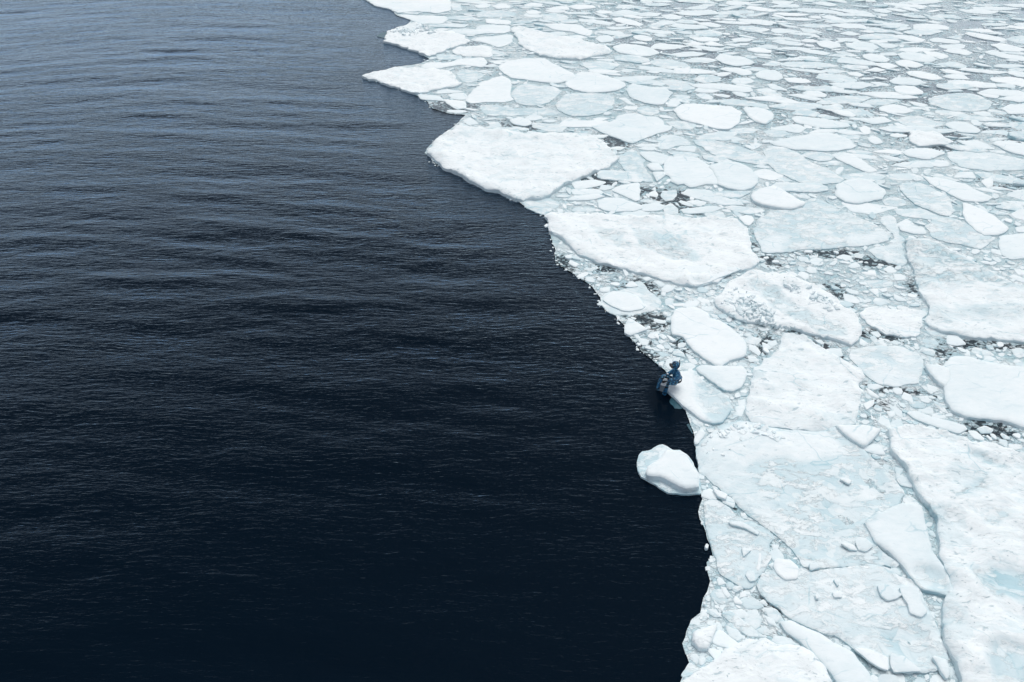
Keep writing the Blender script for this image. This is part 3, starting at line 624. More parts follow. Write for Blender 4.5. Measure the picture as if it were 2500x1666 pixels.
PATCH = [('L', .82, .1, "1850,390 2000,290 2200,300 2353,350 2700,450 2700,700 2300,700 2100,680 1950,560 1880,470"),
 ('L', .55, .08, "2060,1100 2200,1120 2353,1180 2700,1300 2700,1900 2100,1900 2050,1400"),
 ('J', .45, .02, "1500,990 1650,900 1800,800 1900,790 1850,880 1700,960 1600,1010"),
 ('L', .55, .05, "1500,680 1600,720 1680,870 1560,950 1500,1000"),
 ('J', .7, .04, "1290,1110 1380,1110 1470,1180 1440,1230 1330,1200"), ('J', .7, .04, "1500,1130 1600,1180 1550,1240"),
 ('J', .7, .05, "1740,1200 1900,1130 2040,1140 1950,1260 1800,1250"), ('J', .8, .05, "1680,590 1800,620 1950,680 2050,740 1900,700 1740,640"),
 ('H', .5, .05, "100,100 250,90 360,170 500,300 700,400 850,430 920,560 700,520 480,430 300,330 180,200"),
 ('F', .5, 0, "1090,980 1370,970 2331,1480 1900,1440 1500,1400 1240,1450"), ('H', .3, 0, "1560,330 2353,300 2353,420 1700,430"),
 ('O', .6, .05, "1695,900 1795,955 1795,1036 1735,1036 1722,1000 1706,960 1700,930"),
 ('O', .42, .04, "1540,548 1640,560 1700,600 1720,630 1640,625 1560,595"), ('O', .4, .03, "1440,545 1520,560 1540,600 1470,590"),
 ('L', .5, .1, "1250,280 1450,330 1600,480 1640,680 1300,620 1150,450"),
 ('J', .62, .03, "500,560 620,600 780,740 930,1050 620,1230 500,1560 200,1560 300,1000 350,700"),
 ('I', .08, -.03, "860,430 1250,300 1600,400 1750,560 1300,640 1150,520 950,600"),
 ('O', .1, -.02, "1695,1105 1725,1045 1819,1015 1900,1035 2020,1045 2070,1095 1990,1120 1900,1110 1830,1130 1760,1125"), ('I', .25, 0, "800,560 1100,600 1300,800 1700,1300 1500,1250 1100,1000 850,820"),
 ('H', .6, .03, "930,700 1150,655 1400,680 1380,760 1200,780 1000,800"),
 ('H', .15, 0, "1100,900 1300,850 1540,870 1540,990 1150,990"),
 ('L', .7, .06, "850,950 1000,930 1350,1000 1400,1250 1200,1350 900,1180"), ('K', .4, 0, "960,660 1040,500 1120,560 1180,800 1240,960"),
 ('L', .33, 0, "0,500 200,400 950,330 1000,500 300,560 100,800 0,760"), ('E', .15, 0, "1650,950 2000,900 2000,1160 1700,1140"),
 ('F', .15, 0, "510,900 640,885 850,880 960,960 900,1010 700,1070 540,1050")]
PATCH = [(topx(a, d), b, c) for a, b, c, d in PATCH]
PATCH = [(unproj(p[:, 0], p[:, 1], 0.25), b, c) for p, b, c in PATCH]
LOOK = {'S': (0.0, 0.75, 0.045, 0.05), 'P': (0.14, 0.14, 0.012, 0.025), 'W': (0.46, 0.4, 0.016, 0.04)}

def floe_mesh(name, poly, look, h, lift, seed, mat=None, wa=0.0):
    """solid slab of ice from a ground outline (metres); returns mesh (origin at centroid) and centroid"""
    mat = mat or ICE
    if area(poly) < 0: poly = poly[::-1]
    wet0, grit0, na, ra = LOOK[look]
    A = abs(area(poly)); dist = math.hypot(*poly.mean(0)); s = max(0.07, min(0.0045 * math.hypot(dist, H), 0.25)) 
    s = min(s, math.sqrt(A) / 4 + 0.01)
    poly = chaikin(poly, 0.05 if seed in (901, 902) else 0.12 if look != 'S' else 0.10)
    out = resample(poly, s * 0.8); ra = ra * (1 + max(0, dist - 22) / 22)
    out = roughen(out, ra * (1.6 if A > 2 else 0.8), 0.9, seed)
    out = roughen(out, ra * 1.9 if A > 1 else ra * 0.8, 0.34, seed + 9)
    nO = len(out); wv = min(0.07, math.sqrt(A) * 0.08)
    nxt = np.roll(out, -1, 0); prv = np.roll(out, 1, 0); t = nxt - prv; t /= (np.hypot(t[:, 0], t[:, 1]) + 1e-9)[:, None]
    inn = np.stack([-t[:, 1], t[:, 0]], 1)
    pts = []
    for off in (0.35 * wv, wv):
        q = out + inn * off
        if off > 0.5 * wv: q = q[::2]
        ok = inside(q, out) & (seg_dist(q, out) > off * 0.8); pts.append(q[ok])
    lo, hi = out.min(0), out.max(0)
    gx, gy = np.meshgrid(np.arange(lo[0], hi[0], s), np.arange(lo[1], hi[1], s * 1.25)); gx = gx + 0.5 * s * (np.arange(gx.shape[0]) % 2)[:, None]
    g = np.stack([gx.ravel(), gy.ravel()], 1); g = g + nrs.uniform(-.22, .22, g.shape) * s
    if len(g):
        ok = inside(g, out)
        g = g[ok]
        if len(g): g = g[seg_dist(g, out) > wv * 1.35]
    pts.append(g)
    allp = np.vstack([out] + [p for p in pts if len(p)])
    vs = [Vector(p) for p in allp]
    r = geometry.delaunay_2d_cdt(vs, [], [list(range(nO))], 1, 1e-4)
    V2 = np.array([tuple(v) for v in r[0]]); F = [tuple(f) for f in r[2]]
    d = seg_dist(V2, out)
    prof = 1 - (1 - np.clip(d / wv, 0, 1)) ** 2.2
    x, y = V2[:, 0], V2[:, 1]
    z = h * (0.74 + 0.26 * prof)
    inw = sstep(0, wv * 2.5, d)
    z = z + inw * (fbm(x / 1.6, y / 1.6, seed, 3) * na * 1.3 + fbm(x / .45, y / .45, seed + 3, 3) * na)
    if look == 'S':                                    # pressure rim and hummocks
        rim = np.exp(-((d - 0.35) / 0.3) ** 2) * np.clip(fbm(x / .6, y / .6, seed + 5, 3) + .1, 0, 1) * 0.14
        hum = np.clip(1 - np.abs(fbm(x / 1.3, y / .9, seed + 6, 3)) * 5, 0, 1) * 0.07
        z = z + (rim + hum) * min(1, A / 6)
    tiltv = nrs.uniform(-1, 1, 2) * 0.012; cen = out.mean(0)
    z = z + np.clip((V2 - cen) @ tiltv, -.04, .04) * inw
    z = np.maximum(z, 0.02)
    wet = np.full(len(V2), wet0 + wa) + fbm(x / 3, y / 3, seed + 8, 2) * 0.10
    grit = np.full(len(V2), grit0)
    for pp, wv2, dep in PATCH:
        if pp[:, 0].max() < lo[0] or pp[:, 0].min() > hi[0] or pp[:, 1].max() < lo[1] or pp[:, 1].min() > hi[1]: continue
        if lift > 0.01: continue
        dd = seg_dist(V2, pp); ii = inside(V2, pp); sdist = np.where(ii, dd, -dd)
        wob = fbm(x / .5, y / .5, 77, 3) * 0.22
        f = sstep(-0.12, 0.14, sdist + wob)
        wet = wet * (1 - f) + wv2 * f; z = z - dep * f * inw
        if wv2 > .5: grit = grit * (1 - f) + 0.12 * f
    wet = wet + (1 - np.clip(prof, 0, 1)) * 0.12
    n = len(V2)
    V = np.column_stack([x, y, z + lift])
    cnt = {}
    for f in F:
        for a, b in zip(f, f[1:] + f[:1]):
            cnt[(a, b)] = 1
    bnd = [(a, b) for (a, b) in cnt if (b, a) not in cnt]
    ring = {}
    zb = (lift - 0.02) if lift > 0.01 else -0.12
    extra = []; ew = []
    for a, b in bnd:
        for q in (a, b):
            if q not in ring:
                ring[q] = n + len(extra)
                extra.append((V2[q, 0], V2[q, 1], V[q, 2])); ew.append(min(1, wet[q] + .12))
                extra.append((V2[q, 0], V2[q, 1], zb)); ew.append(min(1, wet[q] + .45))
    F += [(ring[b], ring[a], ring[a] + 1, ring[b] + 1) for a, b in bnd]
    V = np.vstack([V, np.array(extra)]); wet = np.concatenate([wet, ew]); grit = np.concatenate([grit, np.full(len(extra), .2)])
    V[:, 0] -= cen[0]; V[:, 1] -= cen[1]
    me = mesh_np(name, V, F, mat, {'wet': wet, 'grit': grit})
    return me, cen, out, A
FLOES = []
for ln in FL.strip().splitlines():
    zk, look, h, lift, lm, lab, pts = ln.split('|')
    px = topx(zk, pts); h = float(h) * {'W': .32, 'P': .38, 'S': .4}[look]; lift = float(lift) * 0.42
    FLOES.append(dict(px=px, look=look, h=h, lift=lift, lm=lm, lab=lab, poly=unproj(px[:, 0], px[:, 1], (h * 0.7 + lift))))
# the two level floe on its own
lone_base = topx('I', "215,700 240,620 270,600 350,580 400,545 460,528 510,545 560,580 630,575 700,620 760,700 800,780 830,940 830,1000 700,1005 600,990 510,988 380,910 260,840 225,770")
lone_slab = topx('I', "300,770 310,730 400,680 450,640 480,590 505,572 560,588 630,585 690,628 748,722 800,800 815,880 815,925 740,935 680,944 620,922 540,878 440,838 320,815")
LANDM = [dict(lm='lone floating floe', px=lone_base)] + [f for f in FLOES if f['lm']]
DIRS = ['right of', 'below and right of', 'below', 'below and left of', 'left of', 'above and left of', 'above', 'above and right of']
used = {}
def auto_label(px, look, A, big_noun):
    c = px.mean(0); best = None
    for L in LANDM:
        q = L['px']
        if q is px: continue
        dd = float(seg_dist(c[None], q)[0])
        if best is None or dd < best[0]: best = (dd, L)
    L = best[1]; v = c - L['px'].mean(0); v = v * np.array([1, 1.6])
    k = int(round(math.atan2(v[1], v[0]) / (math.pi / 4))) % 8
    ext = px.max(0) - px.min(0); size = 'tiny' if A < .15 else 'small' if A < 1 else 'medium' if A < 5 else 'large'
    shape = 'slender' if ext[0] > 4.2 * ext[1] else ('angular' if len(px) <= 5 else 'rounded')
    tone = {'S': 'snowy', 'P': 'white', 'W': 'grey'}[look]
    where = DIRS[k]
    base = f"{size} {shape} {tone} {big_noun} {where} the {L['lm']}"
    n = used.get(base, 0); used[base] = n + 1
    if n:
        base2 = base.replace(where + ' the', ['', 'farther', 'third', 'fourth', 'fifth', 'sixth', 'seventh', 'eighth'][min(n, 7)] + ' ' + where + ' the' if n == 1 else where + ' the')
        if n > 1: base2 = ['', '', 'third', 'fourth', 'fifth', 'sixth', 'seventh', 'eighth'][min(n, 7)] + ' ' + base
        return base2
    return base
occ_polys = []
for i, f in enumerate(FLOES):
    A = abs(area(f['poly'])); small = A < 0.9
    name = 'ice_chunk' if small else 'ice_floe'
    me, cen, out, A = floe_mesh(name, f['poly'], f['look'], f['h'], f['lift'], 100 + i * 7, wa=rnd.uniform(-.12, .08))
    o = new_obj(name, me); o.location = (cen[0], cen[1], 0)
    lab = f['lab'] or auto_label(f['px'], f['look'], A, 'ice chunk' if small else 'floe')
    tag(o, lab, 'ice chunk' if small else 'ice floe', 'loose ice chunks among the floes' if small else 'floes of the drifting pack ice')
    if f['lift'] < 0.02: occ_polys.append(out)
p1 = unproj(lone_base[:, 0], lone_base[:, 1], .06); p2 = unproj(lone_slab[:, 0], lone_slab[:, 1], .26)
root = new_obj('ice_floe', None); c1 = p1.mean(0); root.location = (c1[0], c1[1], 0)
tag(root, 'lone two-tiered white floe floating in dark water just off the pack edge', 'ice floe', 'floes of the drifting pack ice')
me, cen, out, A = floe_mesh('shelf', p1, 'P', .07, 0, 901); o = new_obj('shelf', me, root); o.location = (cen[0] - c1[0], cen[1] - c1[1], 0); occ_polys.append(out)
for v in me.attributes['wet'].data: v.value = min(1, v.value + .55)
me, cen, out, A = floe_mesh('upper_slab', p2, 'P', .2, .08, 902); o = new_obj('upper_slab', me, root); o.location = (cen[0] - c1[0], cen[1] - c1[1], 0)
def foot(zk, pts, lab):
    p = topx(zk, pts); q = unproj(p[:, 0], p[:, 1], .01)
    me, cen, out, A = floe_mesh('submerged_ice_foot', q, 'W', .014, 0, 77, FOOT)
    me.vertices.foreach_set('co', (lambda a: (a.__setitem__((slice(None), 2), np.minimum(a[:, 2], .016)), a)[1])(np.array([v.co[:] for v in me.vertices])).ravel())
    o = new_obj('submerged_ice_foot', me); o.location = (cen[0], cen[1], 0); tag(o, lab, 'submerged ice')
foot('M', "655,1105 680,1050 740,1020 800,1040 850,1090 900,1170 930,1235 850,1250 760,1245 720,1190 680,1160", 'teal foot of ice just under the water below the seated diver')
foot('A', "270,350 310,315 375,300 380,330 365,370 330,368", 'pale green foot of ice awash off the uppermost pointed floe')
foot('I', "690,340 715,335 745,400 750,430 715,385", 'small pale foot of ice awash at the edge above the lone floe')

# ------------------------------------------------------------------ slush between the floes
DARK = """1155,108,25,4 1085,145,20,6 1190,160,18,7 1120,262,55,11 1090,265,40,8 1250,302,60,8 1310,312,40,6 1430,190,30,5 1460,287,24,6 1500,345,22,12 1490,330,25,6
1470,440,35,14 1445,445,40,16 1580,468,45,14 1660,480,40,14 1640,500,55,16 1700,520,30,8 1550,505,60,6 1838,575,8,16 1841,600,6,12 1868,632,25,10 1890,650,25,9 2000,622,70,8 2060,618,40,8 2150,647,40,9
2120,640,40,8 2225,690,12,20 2232,712,14,10 2170,640,20,6 1560,700,25,10 1590,715,25,14 1365,632,12,22 1380,645,20,12 1473,656,20,7 1575,778,35,12 1600,790,25,16 1667,835,14,22
1568,840,22,16 1590,870,22,12 1650,850,16,12 1690,870,25,9 1868,834,25,18 1850,860,20,14 1830,880,20,8 1934,814,22,7 1993,832,30,7 2023,850,22,7 2050,870,18,5 2085,757,7,10 2070,740,10,8 2100,815,7,10
2172,826,35,9 2140,812,25,8 2050,720,25,8 2030,700,25,8 2300,870,25,12 2370,842,60,9 2440,850,70,9 2480,860,40,8 2142,947,40,12 2115,1018,14,14 2150,990,30,16 2220,960,30,10 2282,971,22,8 2310,1000,16,14
2419,1051,50,18 2450,1065,40,10 2380,1040,30,8 1846,163,32,7 1757,186,18,5 1910,132,30,5 1630,120,50,8 1700,130,22,5 1732,212,28,5 1783,235,25,6 1980,110,15,4 2103,92,35,5 2141,191,25,7 2269,217,25,7
2238,245,40,7 2026,280,30,7 2014,263,12,5 2210,324,12,7 2320,332,45,10 2294,364,40,9 2370,219,45,7 2422,319,35,8 2473,286,30,9 2485,344,30,9 2160,270,25,5 2000,190,30,5 2130,170,20,5 1990,175,30,4 2350,190,30,5
1901,1327,12,12 1898,1490,28,13 1799,1544,22,14 1766,1414,24,8 1840,1450,18,6 1860,1470,15,8 2102,1613,18,8 2118,1628,22,8 1775,1243,25,10 1730,1585,16,14 1757,1575,14,10 1850,1310,20,10 1473,659,15,6 1500,350,25,14 2420,440,40,6 2450,460,40,6 2200,400,25,6 2350,470,30,5
1620,35,40,3 1540,60,50,4 1720,55,40,4 1900,40,40,4 2050,30,40,4 2200,45,40,4 2350,60,50,4 2450,30,40,3 1800,95,35,4 1500,95,30,4 2300,120,40,4 2450,120,40,5 1880,70,30,4 2040,65,30,4 2380,95,40,4 1420,50,40,4 1330,20,40,3 1700,20,40,3"""
SPOTS = []
for s_ in DARK.split():
    a_, b_, c_, d_ = [float(v) for v in s_.split(',')]
    q_ = unproj(a_, b_); SPOTS.append((q_[0], q_[1], abs(unproj(a_ + c_, b_)[0] - q_[0]), abs(unproj(a_, b_ - d_)[1] - q_[1])))
def openness(x, y):
    op = 0.35 + 0.24 * fbm(x / 3.2, y / 2.4, 5, 3) + 0.27 * sstep(31, 44, y) * sstep(-2, 12, x) * (1 + 0.9 * fbm(x / 3.0, y / 3.5, 15, 3)) - .05 * sstep(30, 24, y)
    for cx, cy, rx, ry in SPOTS:
        op = op + 0.6 * np.exp(-(((x - cx) / rx) ** 2 + ((y - cy) / ry) ** 2) * 0.7)
    return np.clip(op, 0, 0.95)
TEAL = '''2200,1390,42,28 2170,1355,30,22 2240,1425,22,14 1618,440,28,12 1690,355,45,10 2100,500,60,12 2080,410,30,10 2330,520,25,30 2400,640,50,12
2200,570,20,12 1362,592,18,16 1625,740,28,14 1715,912,24,12 1808,945,14,36 2300,1330,10,70 2240,1200,16,30 2440,872,60,12 2285,1240,12,40 1560,395,40,8 2040,1080,30,14 2100,1620,50,14
1480,285,40,8 1330,215,40,8 1250,225,50,6 1960,455,30,10 2470,560,40,20 2060,440,40,10 1830,400,40,12 1700,1000,20,20 1900,1400,30,14 2330,1590,14,50'''
def build_slush():
    xs = np.arange(-22, 66, 0.34); ys = [5.0]
    while ys[-1] < 100: ys.append(ys[-1] + max(0.26, 0.012 * ys[-1]))
    X, Y = np.meshgrid(xs, np.array(ys)); P = np.stack([X.ravel(), Y.ravel()], 1) + nrs.uniform(-.05, .05, (X.size, 2))
    P = P[inside(P, ice_r)]; P = P[seg_dist(P, ice_r[::2]) > 0.12]
    allp = np.vstack([ice_r, P])
    r = geometry.delaunay_2d_cdt([Vector(p) for p in allp], [], [list(range(len(ice_r)))], 1, 1e-4)
    V2 = np.array([tuple(v) for v in r[0]]); F = [tuple(f) for f in r[2]]
    x, y = V2[:, 0], V2[:, 1]; px, py = proj(x, y)
    op = openness(x, y)
    teal = np.clip(0.12 + 0.5 * fbm(x / 4.0, y / 3.0, 61, 2), 0, .4)
    for s_ in TEAL.split():
        a_, b_, c_, d_ = [float(v) for v in s_.split(',')]; q = unproj(a_, b_)
        rx = abs(unproj(a_ + c_, b_)[0] - q[0]); ry = abs(unproj(a_, b_ - d_)[1] - q[1])
        g = np.exp(-(((x - q[0]) / rx) ** 2 + ((y - q[1]) / ry) ** 2) * 0.6); teal = np.maximum(teal, .85 * g); op = op * (1 - .7 * g)
    z = 0.014 + 0.008 * (fbm(x / .7, y / .7, 6, 2) + 1)
    o = new_obj('slush_ice', mesh_np('slush_ice', np.column_stack([x, y, z]), F, SLUSH, {'open': op, 'teal': teal}))
    tag(o, 'grey blue slush and brash filling the gaps between the floes', 'slush', kind='stuff')
    return V2, op
SV, SOP = build_slush()

# ------------------------------------------------------------------ loose floes and brash packed into the gaps
GX0, GY0, CS = -24.0, 5.0, 0.05; NX, NY = int(80 / CS), int(85 / CS)
occ = np.zeros((NY, NX), bool)
def stamp(poly, val=True, test=False):
    lo = poly.min(0); hi = poly.max(0)
    i0, j0 = int((lo[0] - GX0) / CS), int((lo[1] - GY0) / CS); i1, j1 = int((hi[0] - GX0) / CS) + 1, int((hi[1] - GY0) / CS) + 1
    i0, j0 = max(0, i0), max(0, j0); i1, j1 = min(NX, i1), min(NY, j1)
    if i1 <= i0 or j1 <= j0: return None
    gx, gy = np.meshgrid(GX0 + (np.arange(i0, i1) + .5) * CS, GY0 + (np.arange(j0, j1) + .5) * CS)
    m = inside(np.stack([gx.ravel(), gy.ravel()], 1), poly).reshape(gx.shape)
    sub = occ[j0:j1, i0:i1]
    if test: return (sub & m).sum() / max(1, m.sum())
    sub |= m
occ[:] = True
lo = ICEP.min(0)
for j in range(0, NY, 100):                             # inside the pack only
    gx, gy = np.meshgrid(GX0 + (np.arange(NX) + .5) * CS, GY0 + (np.arange(j, min(NY, j + 100)) + .5) * CS)
    occ[j:j + 100] = ~inside(np.stack([gx.ravel(), gy.ravel()], 1), ICEP).reshape(gx.shape)
for p in occ_polys: stamp(p)
def blob(cx, cy, r, rs, el=1.0, rot=0.0, corner=0.0):
    n = rs.randint(4, 9); a = np.sort((np.arange(n) + rs.uniform(-.42, .42, n)) / n * 2 * math.pi)
    rad = r * rs.uniform(.65, 1.15, n); x = rad * np.cos(a) * math.sqrt(el); y = rad * np.sin(a) / math.sqrt(el)
    return np.stack([cx + x * math.cos(rot) - y * math.sin(rot), cy + x * math.sin(rot) + y * math.cos(rot)], 1)
rs = np.random.RandomState(21); LOOSE = []
_gx, _gy = np.meshgrid(np.arange(-24, 56, .25), np.arange(5, 90, .25)); OPG = openness(_gx, _gy)
def visible_pt():
    # candidates spread evenly over what the photo could see, a little beyond its borders
    px = rs.uniform(860, 2760); py = -130 + 1900 * rs.rand() ** (1.25); return px, py
for r0, r1, tries in ((1.25, .8, 2600), (.8, .5, 5000), (.5, .3, 9000), (.3, .19, 12000), (.19, .12, 16000), (.12, .07, 26000), (.07, .045, 16000)):
    for t in range(tries):
        px, py = visible_pt(); q = unproj(px, py)
        i, j = int((q[0] - GX0) / CS), int((q[1] - GY0) / CS)
        if not (0 <= i < NX and 0 <= j < NY) or occ[j, i]: continue
        r = rs.uniform(r1, r0)
        if r < 0.0020 * math.hypot(q[1], H) : continue
        if r > .3 and q[1] < 26: continue
        oq = OPG[min(OPG.shape[0] - 1, int((q[1] - 5) / .25)), min(OPG.shape[1] - 1, int((q[0] + 24) / .25))]
        if r < .3 and rs.rand() < (oq - .25) * 1.2: continue
        if r < .3 and rs.rand() < .35: continue
        poly = blob(q[0], q[1], r, rs, rs.uniform(1.0, 1.8) if q[1] < 28 else rs.uniform(1.3, 3.2), rs.uniform(-.5, .25) if r > .3 else rs.uniform(0, 3.14))
        if stamp(poly, test=True) > (0.05 if r > .15 else 0.12) + (0.16 if rs.rand() < .4 and r > .1 else 0): continue
        stamp(poly); LOOSE.append((poly, r, q))
print('loose pieces', len(LOOSE))
def image_area(pc):
    a, b = proj(pc[:, 0], pc[:, 1]); inside_f = (a.mean() > 0) & (a.mean() < 2500) & (b.mean() > 0) & (b.mean() < 1666)
    return abs(area(np.stack([a, b], 1))) * (1 if inside_f else 0.0)
LOOSE.sort(key=lambda t: -image_area(t[0]))
nfl = sum(1 for o in scene.objects if o.name.startswith('ice_floe')); nch = sum(1 for o in scene.objects if o.name.startswith('ice_chunk'))
rest = []
def zone(q):
    px, py = proj(q[0], q[1])
    side = 'left part' if px < 1600 else ('middle' if px < 2050 else 'right part')
    return px, py, side
for poly, r, q in LOOSE:
    A = abs(area(poly)); px, py, side = zone(q); look = 'W' if rs.rand() < .45 else 'P'
    tone = 'greyish blue' if look == 'W' else 'white'
    vis = image_area(poly) > 0
    if vis and A >= 0.5 and nfl < 298:
        me, cen, out, A = floe_mesh('ice_floe', poly, 'P', rs.uniform(.03, .09), 0, 3000 + nfl, wa=rs.uniform(.15, .42) if look == 'W' else rs.uniform(-.1, .12)); o = new_obj('ice_floe', me); nfl += 1
        band = 'along the top border' if py < 110 else ('in the upper quarter' if py < 400 else 'in the middle distance')
        tag(o, f'small {tone} floe in the {side} of the pack {band}', 'ice floe', f'small {tone} floes, {side} of the pack {band}')
    elif vis and A < 0.5 and nch < 298:
        me, cen, out, A = floe_mesh('ice_chunk', poly, 'P', rs.uniform(.02, .06), 0, 5000 + nch, wa=rs.uniform(.15, .42) if look == 'W' else rs.uniform(-.1, .12)); o = new_obj('ice_chunk', me); nch += 1
        band = 'beyond the diver' if py < 880 else 'nearer than the diver'
        tag(o, f'small {tone} fragment in the {side} of the pack {band}', 'ice chunk', f'small {tone} fragments, {side} of the pack {band}')
    else: rest.append((poly, r, look)); continue
    o.location = (cen[0], cen[1], 0)
def build_brash():
    V = []; F = []; W = []; G = []
    for poly, r, look in rest:
        if area(poly) < 0: poly = poly[::-1]
        if r > .12: poly = chaikin(poly, .2)
        n = len(poly); c = poly.mean(0); b = len(V); h = min(.06, r * rs.uniform(.12, .35)) + .018
        wt = (0.45 if look == 'W' else 0.1) + rs.uniform(-.1, .25); tilt = rs.uniform(-.12, .12, 2)
        for k, (sc, zz) in enumerate(((1.0, -.03), (1.0, h * .55), (.9, h))):
            for p in poly:
                qq = c + (p - c) * sc; V.append((qq[0], qq[1], zz + (float((qq - c) @ tilt) if k else 0))); W.append(wt + (.25 if k < 2 else 0)); G.append(.15)
        V.append((c[0], c[1], h * 1.04)); W.append(wt); G.append(.15)
        for k in range(2):
            for i in range(n):
                j = (i + 1) % n; F.append((b + k * n + i, b + k * n + j, b + (k + 1) * n + j, b + (k + 1) * n + i))
        for i in range(n): F.append((b + 2 * n + i, b + 2 * n + (i + 1) % n, b + 3 * n))
    # frozen-in crumbs lying on the slushy and ridged floes
    def crumbs(zk, pts, count, zb, r0, r1, wt0):
        tall = wt0 < .06; zb = zb + (.0 if tall else 0)
        nonlocal V, F, W, G
        pp = topx(zk, pts); g = unproj(pp[:, 0], pp[:, 1], zb); lo, hi = g.min(0), g.max(0); k = 0
        while k < (count if tall else count * .8):
            q = rs.uniform(lo, hi)
            if not inside(q[None], g)[0]: continue
            k += 1
            if fbm(np.array([q[0] / .8]), np.array([q[1] / .8]), 91, 2)[0] < -.05 and rs.rand() < .85: continue
            r = rs.uniform(r0, r1) * rs.uniform(.5, 1); P = blob(q[0], q[1], r, rs, rs.uniform(1, 2.2), rs.uniform(0, 3.14))
            if area(P) < 0: P = P[::-1]
            if not tall: P = chaikin(P, .2)
            n = len(P); b = len(V); h = r * rs.uniform(.15, .4) if tall else min(.025, r * rs.uniform(.1, .3)); tl = rs.uniform(-.3, .3, 2) * (1 if tall else .2); wt = max(0, wt0 + rs.uniform(-.1, .3))
            for kk, (sc, zz) in enumerate(((1.0, -.1), (1.0, h * .3), (.72, h))):
                for p in P:
                    qq = q + (p - q) * sc; V.append((qq[0], qq[1], zb + zz + (float((qq - q) @ tl) if kk else 0))); W.append(wt); G.append(.2)
            for kk in range(2):
                for i in range(n):
                    j = (i + 1) % n; F.append((b + kk * n + i, b + kk * n + j, b + (kk + 1) * n + j, b + (kk + 1) * n + i))
            F.append(tuple(b + 2 * n + i for i in range(n)))
    crumbs('H', "-150,280 -60,170 30,170 120,220 250,330 380,430 520,520 360,490 100,440 -60,390", 200, .20, .03, .13, .02)
    crumbs('H', "380,90 520,120 700,220 830,330 820,400 700,330 560,240 400,160", 100, .20, .03, .12, .02)
    crumbs('I', "780,600 900,440 1250,310 1500,380 1650,480 1400,520 1200,560 1100,640 950,620 850,700", 150, .15, .03, .14, .02)
    crumbs('A', "600,220 740,240 900,300 720,330 460,330 400,300", 120, .2, .05, .18, .02)
    o = new_obj('brash_ice', mesh_np('brash_ice', np.array(V), F, ICE, {'wet': W, 'grit': G}, smooth=False))
    tag(o, 'crumbs and splinters of brash ice packed between and frozen onto the floes', 'brash ice', kind='stuff')
build_brash()
# crumbs that have drifted a hand's breadth off the pack edge
def edge_crumbs():
    DV = unproj(1650, 965)
    V = []; F = []; W = []
    for t in range(420):
        i = rs.randint(8, SEA_N - 8); a, b = ICEP[i], ICEP[i + 1]; q = a + (b - a) * rs.rand() + rs.randn(2) * .07
        if math.hypot(q[0] - DV[0], q[1] - DV[1]) < 1.3 or proj(q[0], q[1])[1] > 930: continue
        if rs.rand() > .25 + .75 * (fbm(np.array([q[0] / 1.5]), np.array([q[1] / 1.5]), 55, 2)[0] > .05): continue
        r = abs(rs.randn()) * .035 + .015; P = blob(q[0], q[1], r, rs, rs.uniform(1, 1.8), rs.uniform(0, 3.1))
        if area(P) < 0: P = P[::-1]
        n = len(P); bb = len(V); h = .01 + r * .25
        for sc, zz in ((1, -.05), (1, h * .5), (.8, h)):
            for p in P: c = q + (p - q) * sc; V.append((c[0], c[1], zz)); W.append(rs.uniform(0, .4))
        for k in range(2):
            for j in range(n): m = (j + 1) % n; F.append((bb + k * n + j, bb + k * n + m, bb + (k + 1) * n + m, bb + (k + 1) * n + j))
        F.append(tuple(bb + 2 * n + j for j in range(n)))
    o = new_obj('brash_ice', mesh_np('brash_ice', np.array(V), F, ICE, {'wet': W, 'grit': [.1] * len(V)}, smooth=False))
    tag(o, 'tiny ice crumbs strung along the water side of the pack edge', 'brash ice', kind='stuff')
edge_crumbs()

# ------------------------------------------------------------------ diver
FAT = 1.2
def skin_obj(name, joints, edges, mat, parent, sub=2):
    me = bpy.data.meshes.new(name); me.from_pydata([tuple(j[0]) for j in joints], edges, []); me.materials.append(mat)
    o = new_obj(name, me, parent); sk = o.modifiers.new('skin', 'SKIN'); sk.use_smooth_shade = True; sk.branch_smoothing = 0.6
    if not me.skin_vertices: me.skin_vertices.new(name='')
    for v, j in zip(me.skin_vertices[0].data, joints):
        rr = j[1]; rr = rr if isinstance(rr, tuple) else (rr, rr); v.radius = (rr[0] * FAT, rr[1] * FAT)
    me.skin_vertices[0].data[0].use_root = True
    sb = o.modifiers.new('sub', 'SUBSURF'); sb.levels = sub; sb.render_levels = sub
    return o
def lathe(name, prof, mat, parent, seg=16):
    V = []; F = []
    for r, z in prof:
        for k in range(seg): a = 2 * math.pi * k / seg; V.append((r * math.cos(a), r * math.sin(a), z))
    for i in range(len(prof) - 1):
        for k in range(seg): F.append((i * seg + k, i * seg + (k + 1) % seg, (i + 1) * seg + (k + 1) % seg, (i + 1) * seg + k))
    F.append(tuple(range(seg))[::-1]); F.append(tuple((len(prof) - 1) * seg + k for k in range(seg)))
    return new_obj(name, mesh_np(name, V, F, mat), parent)
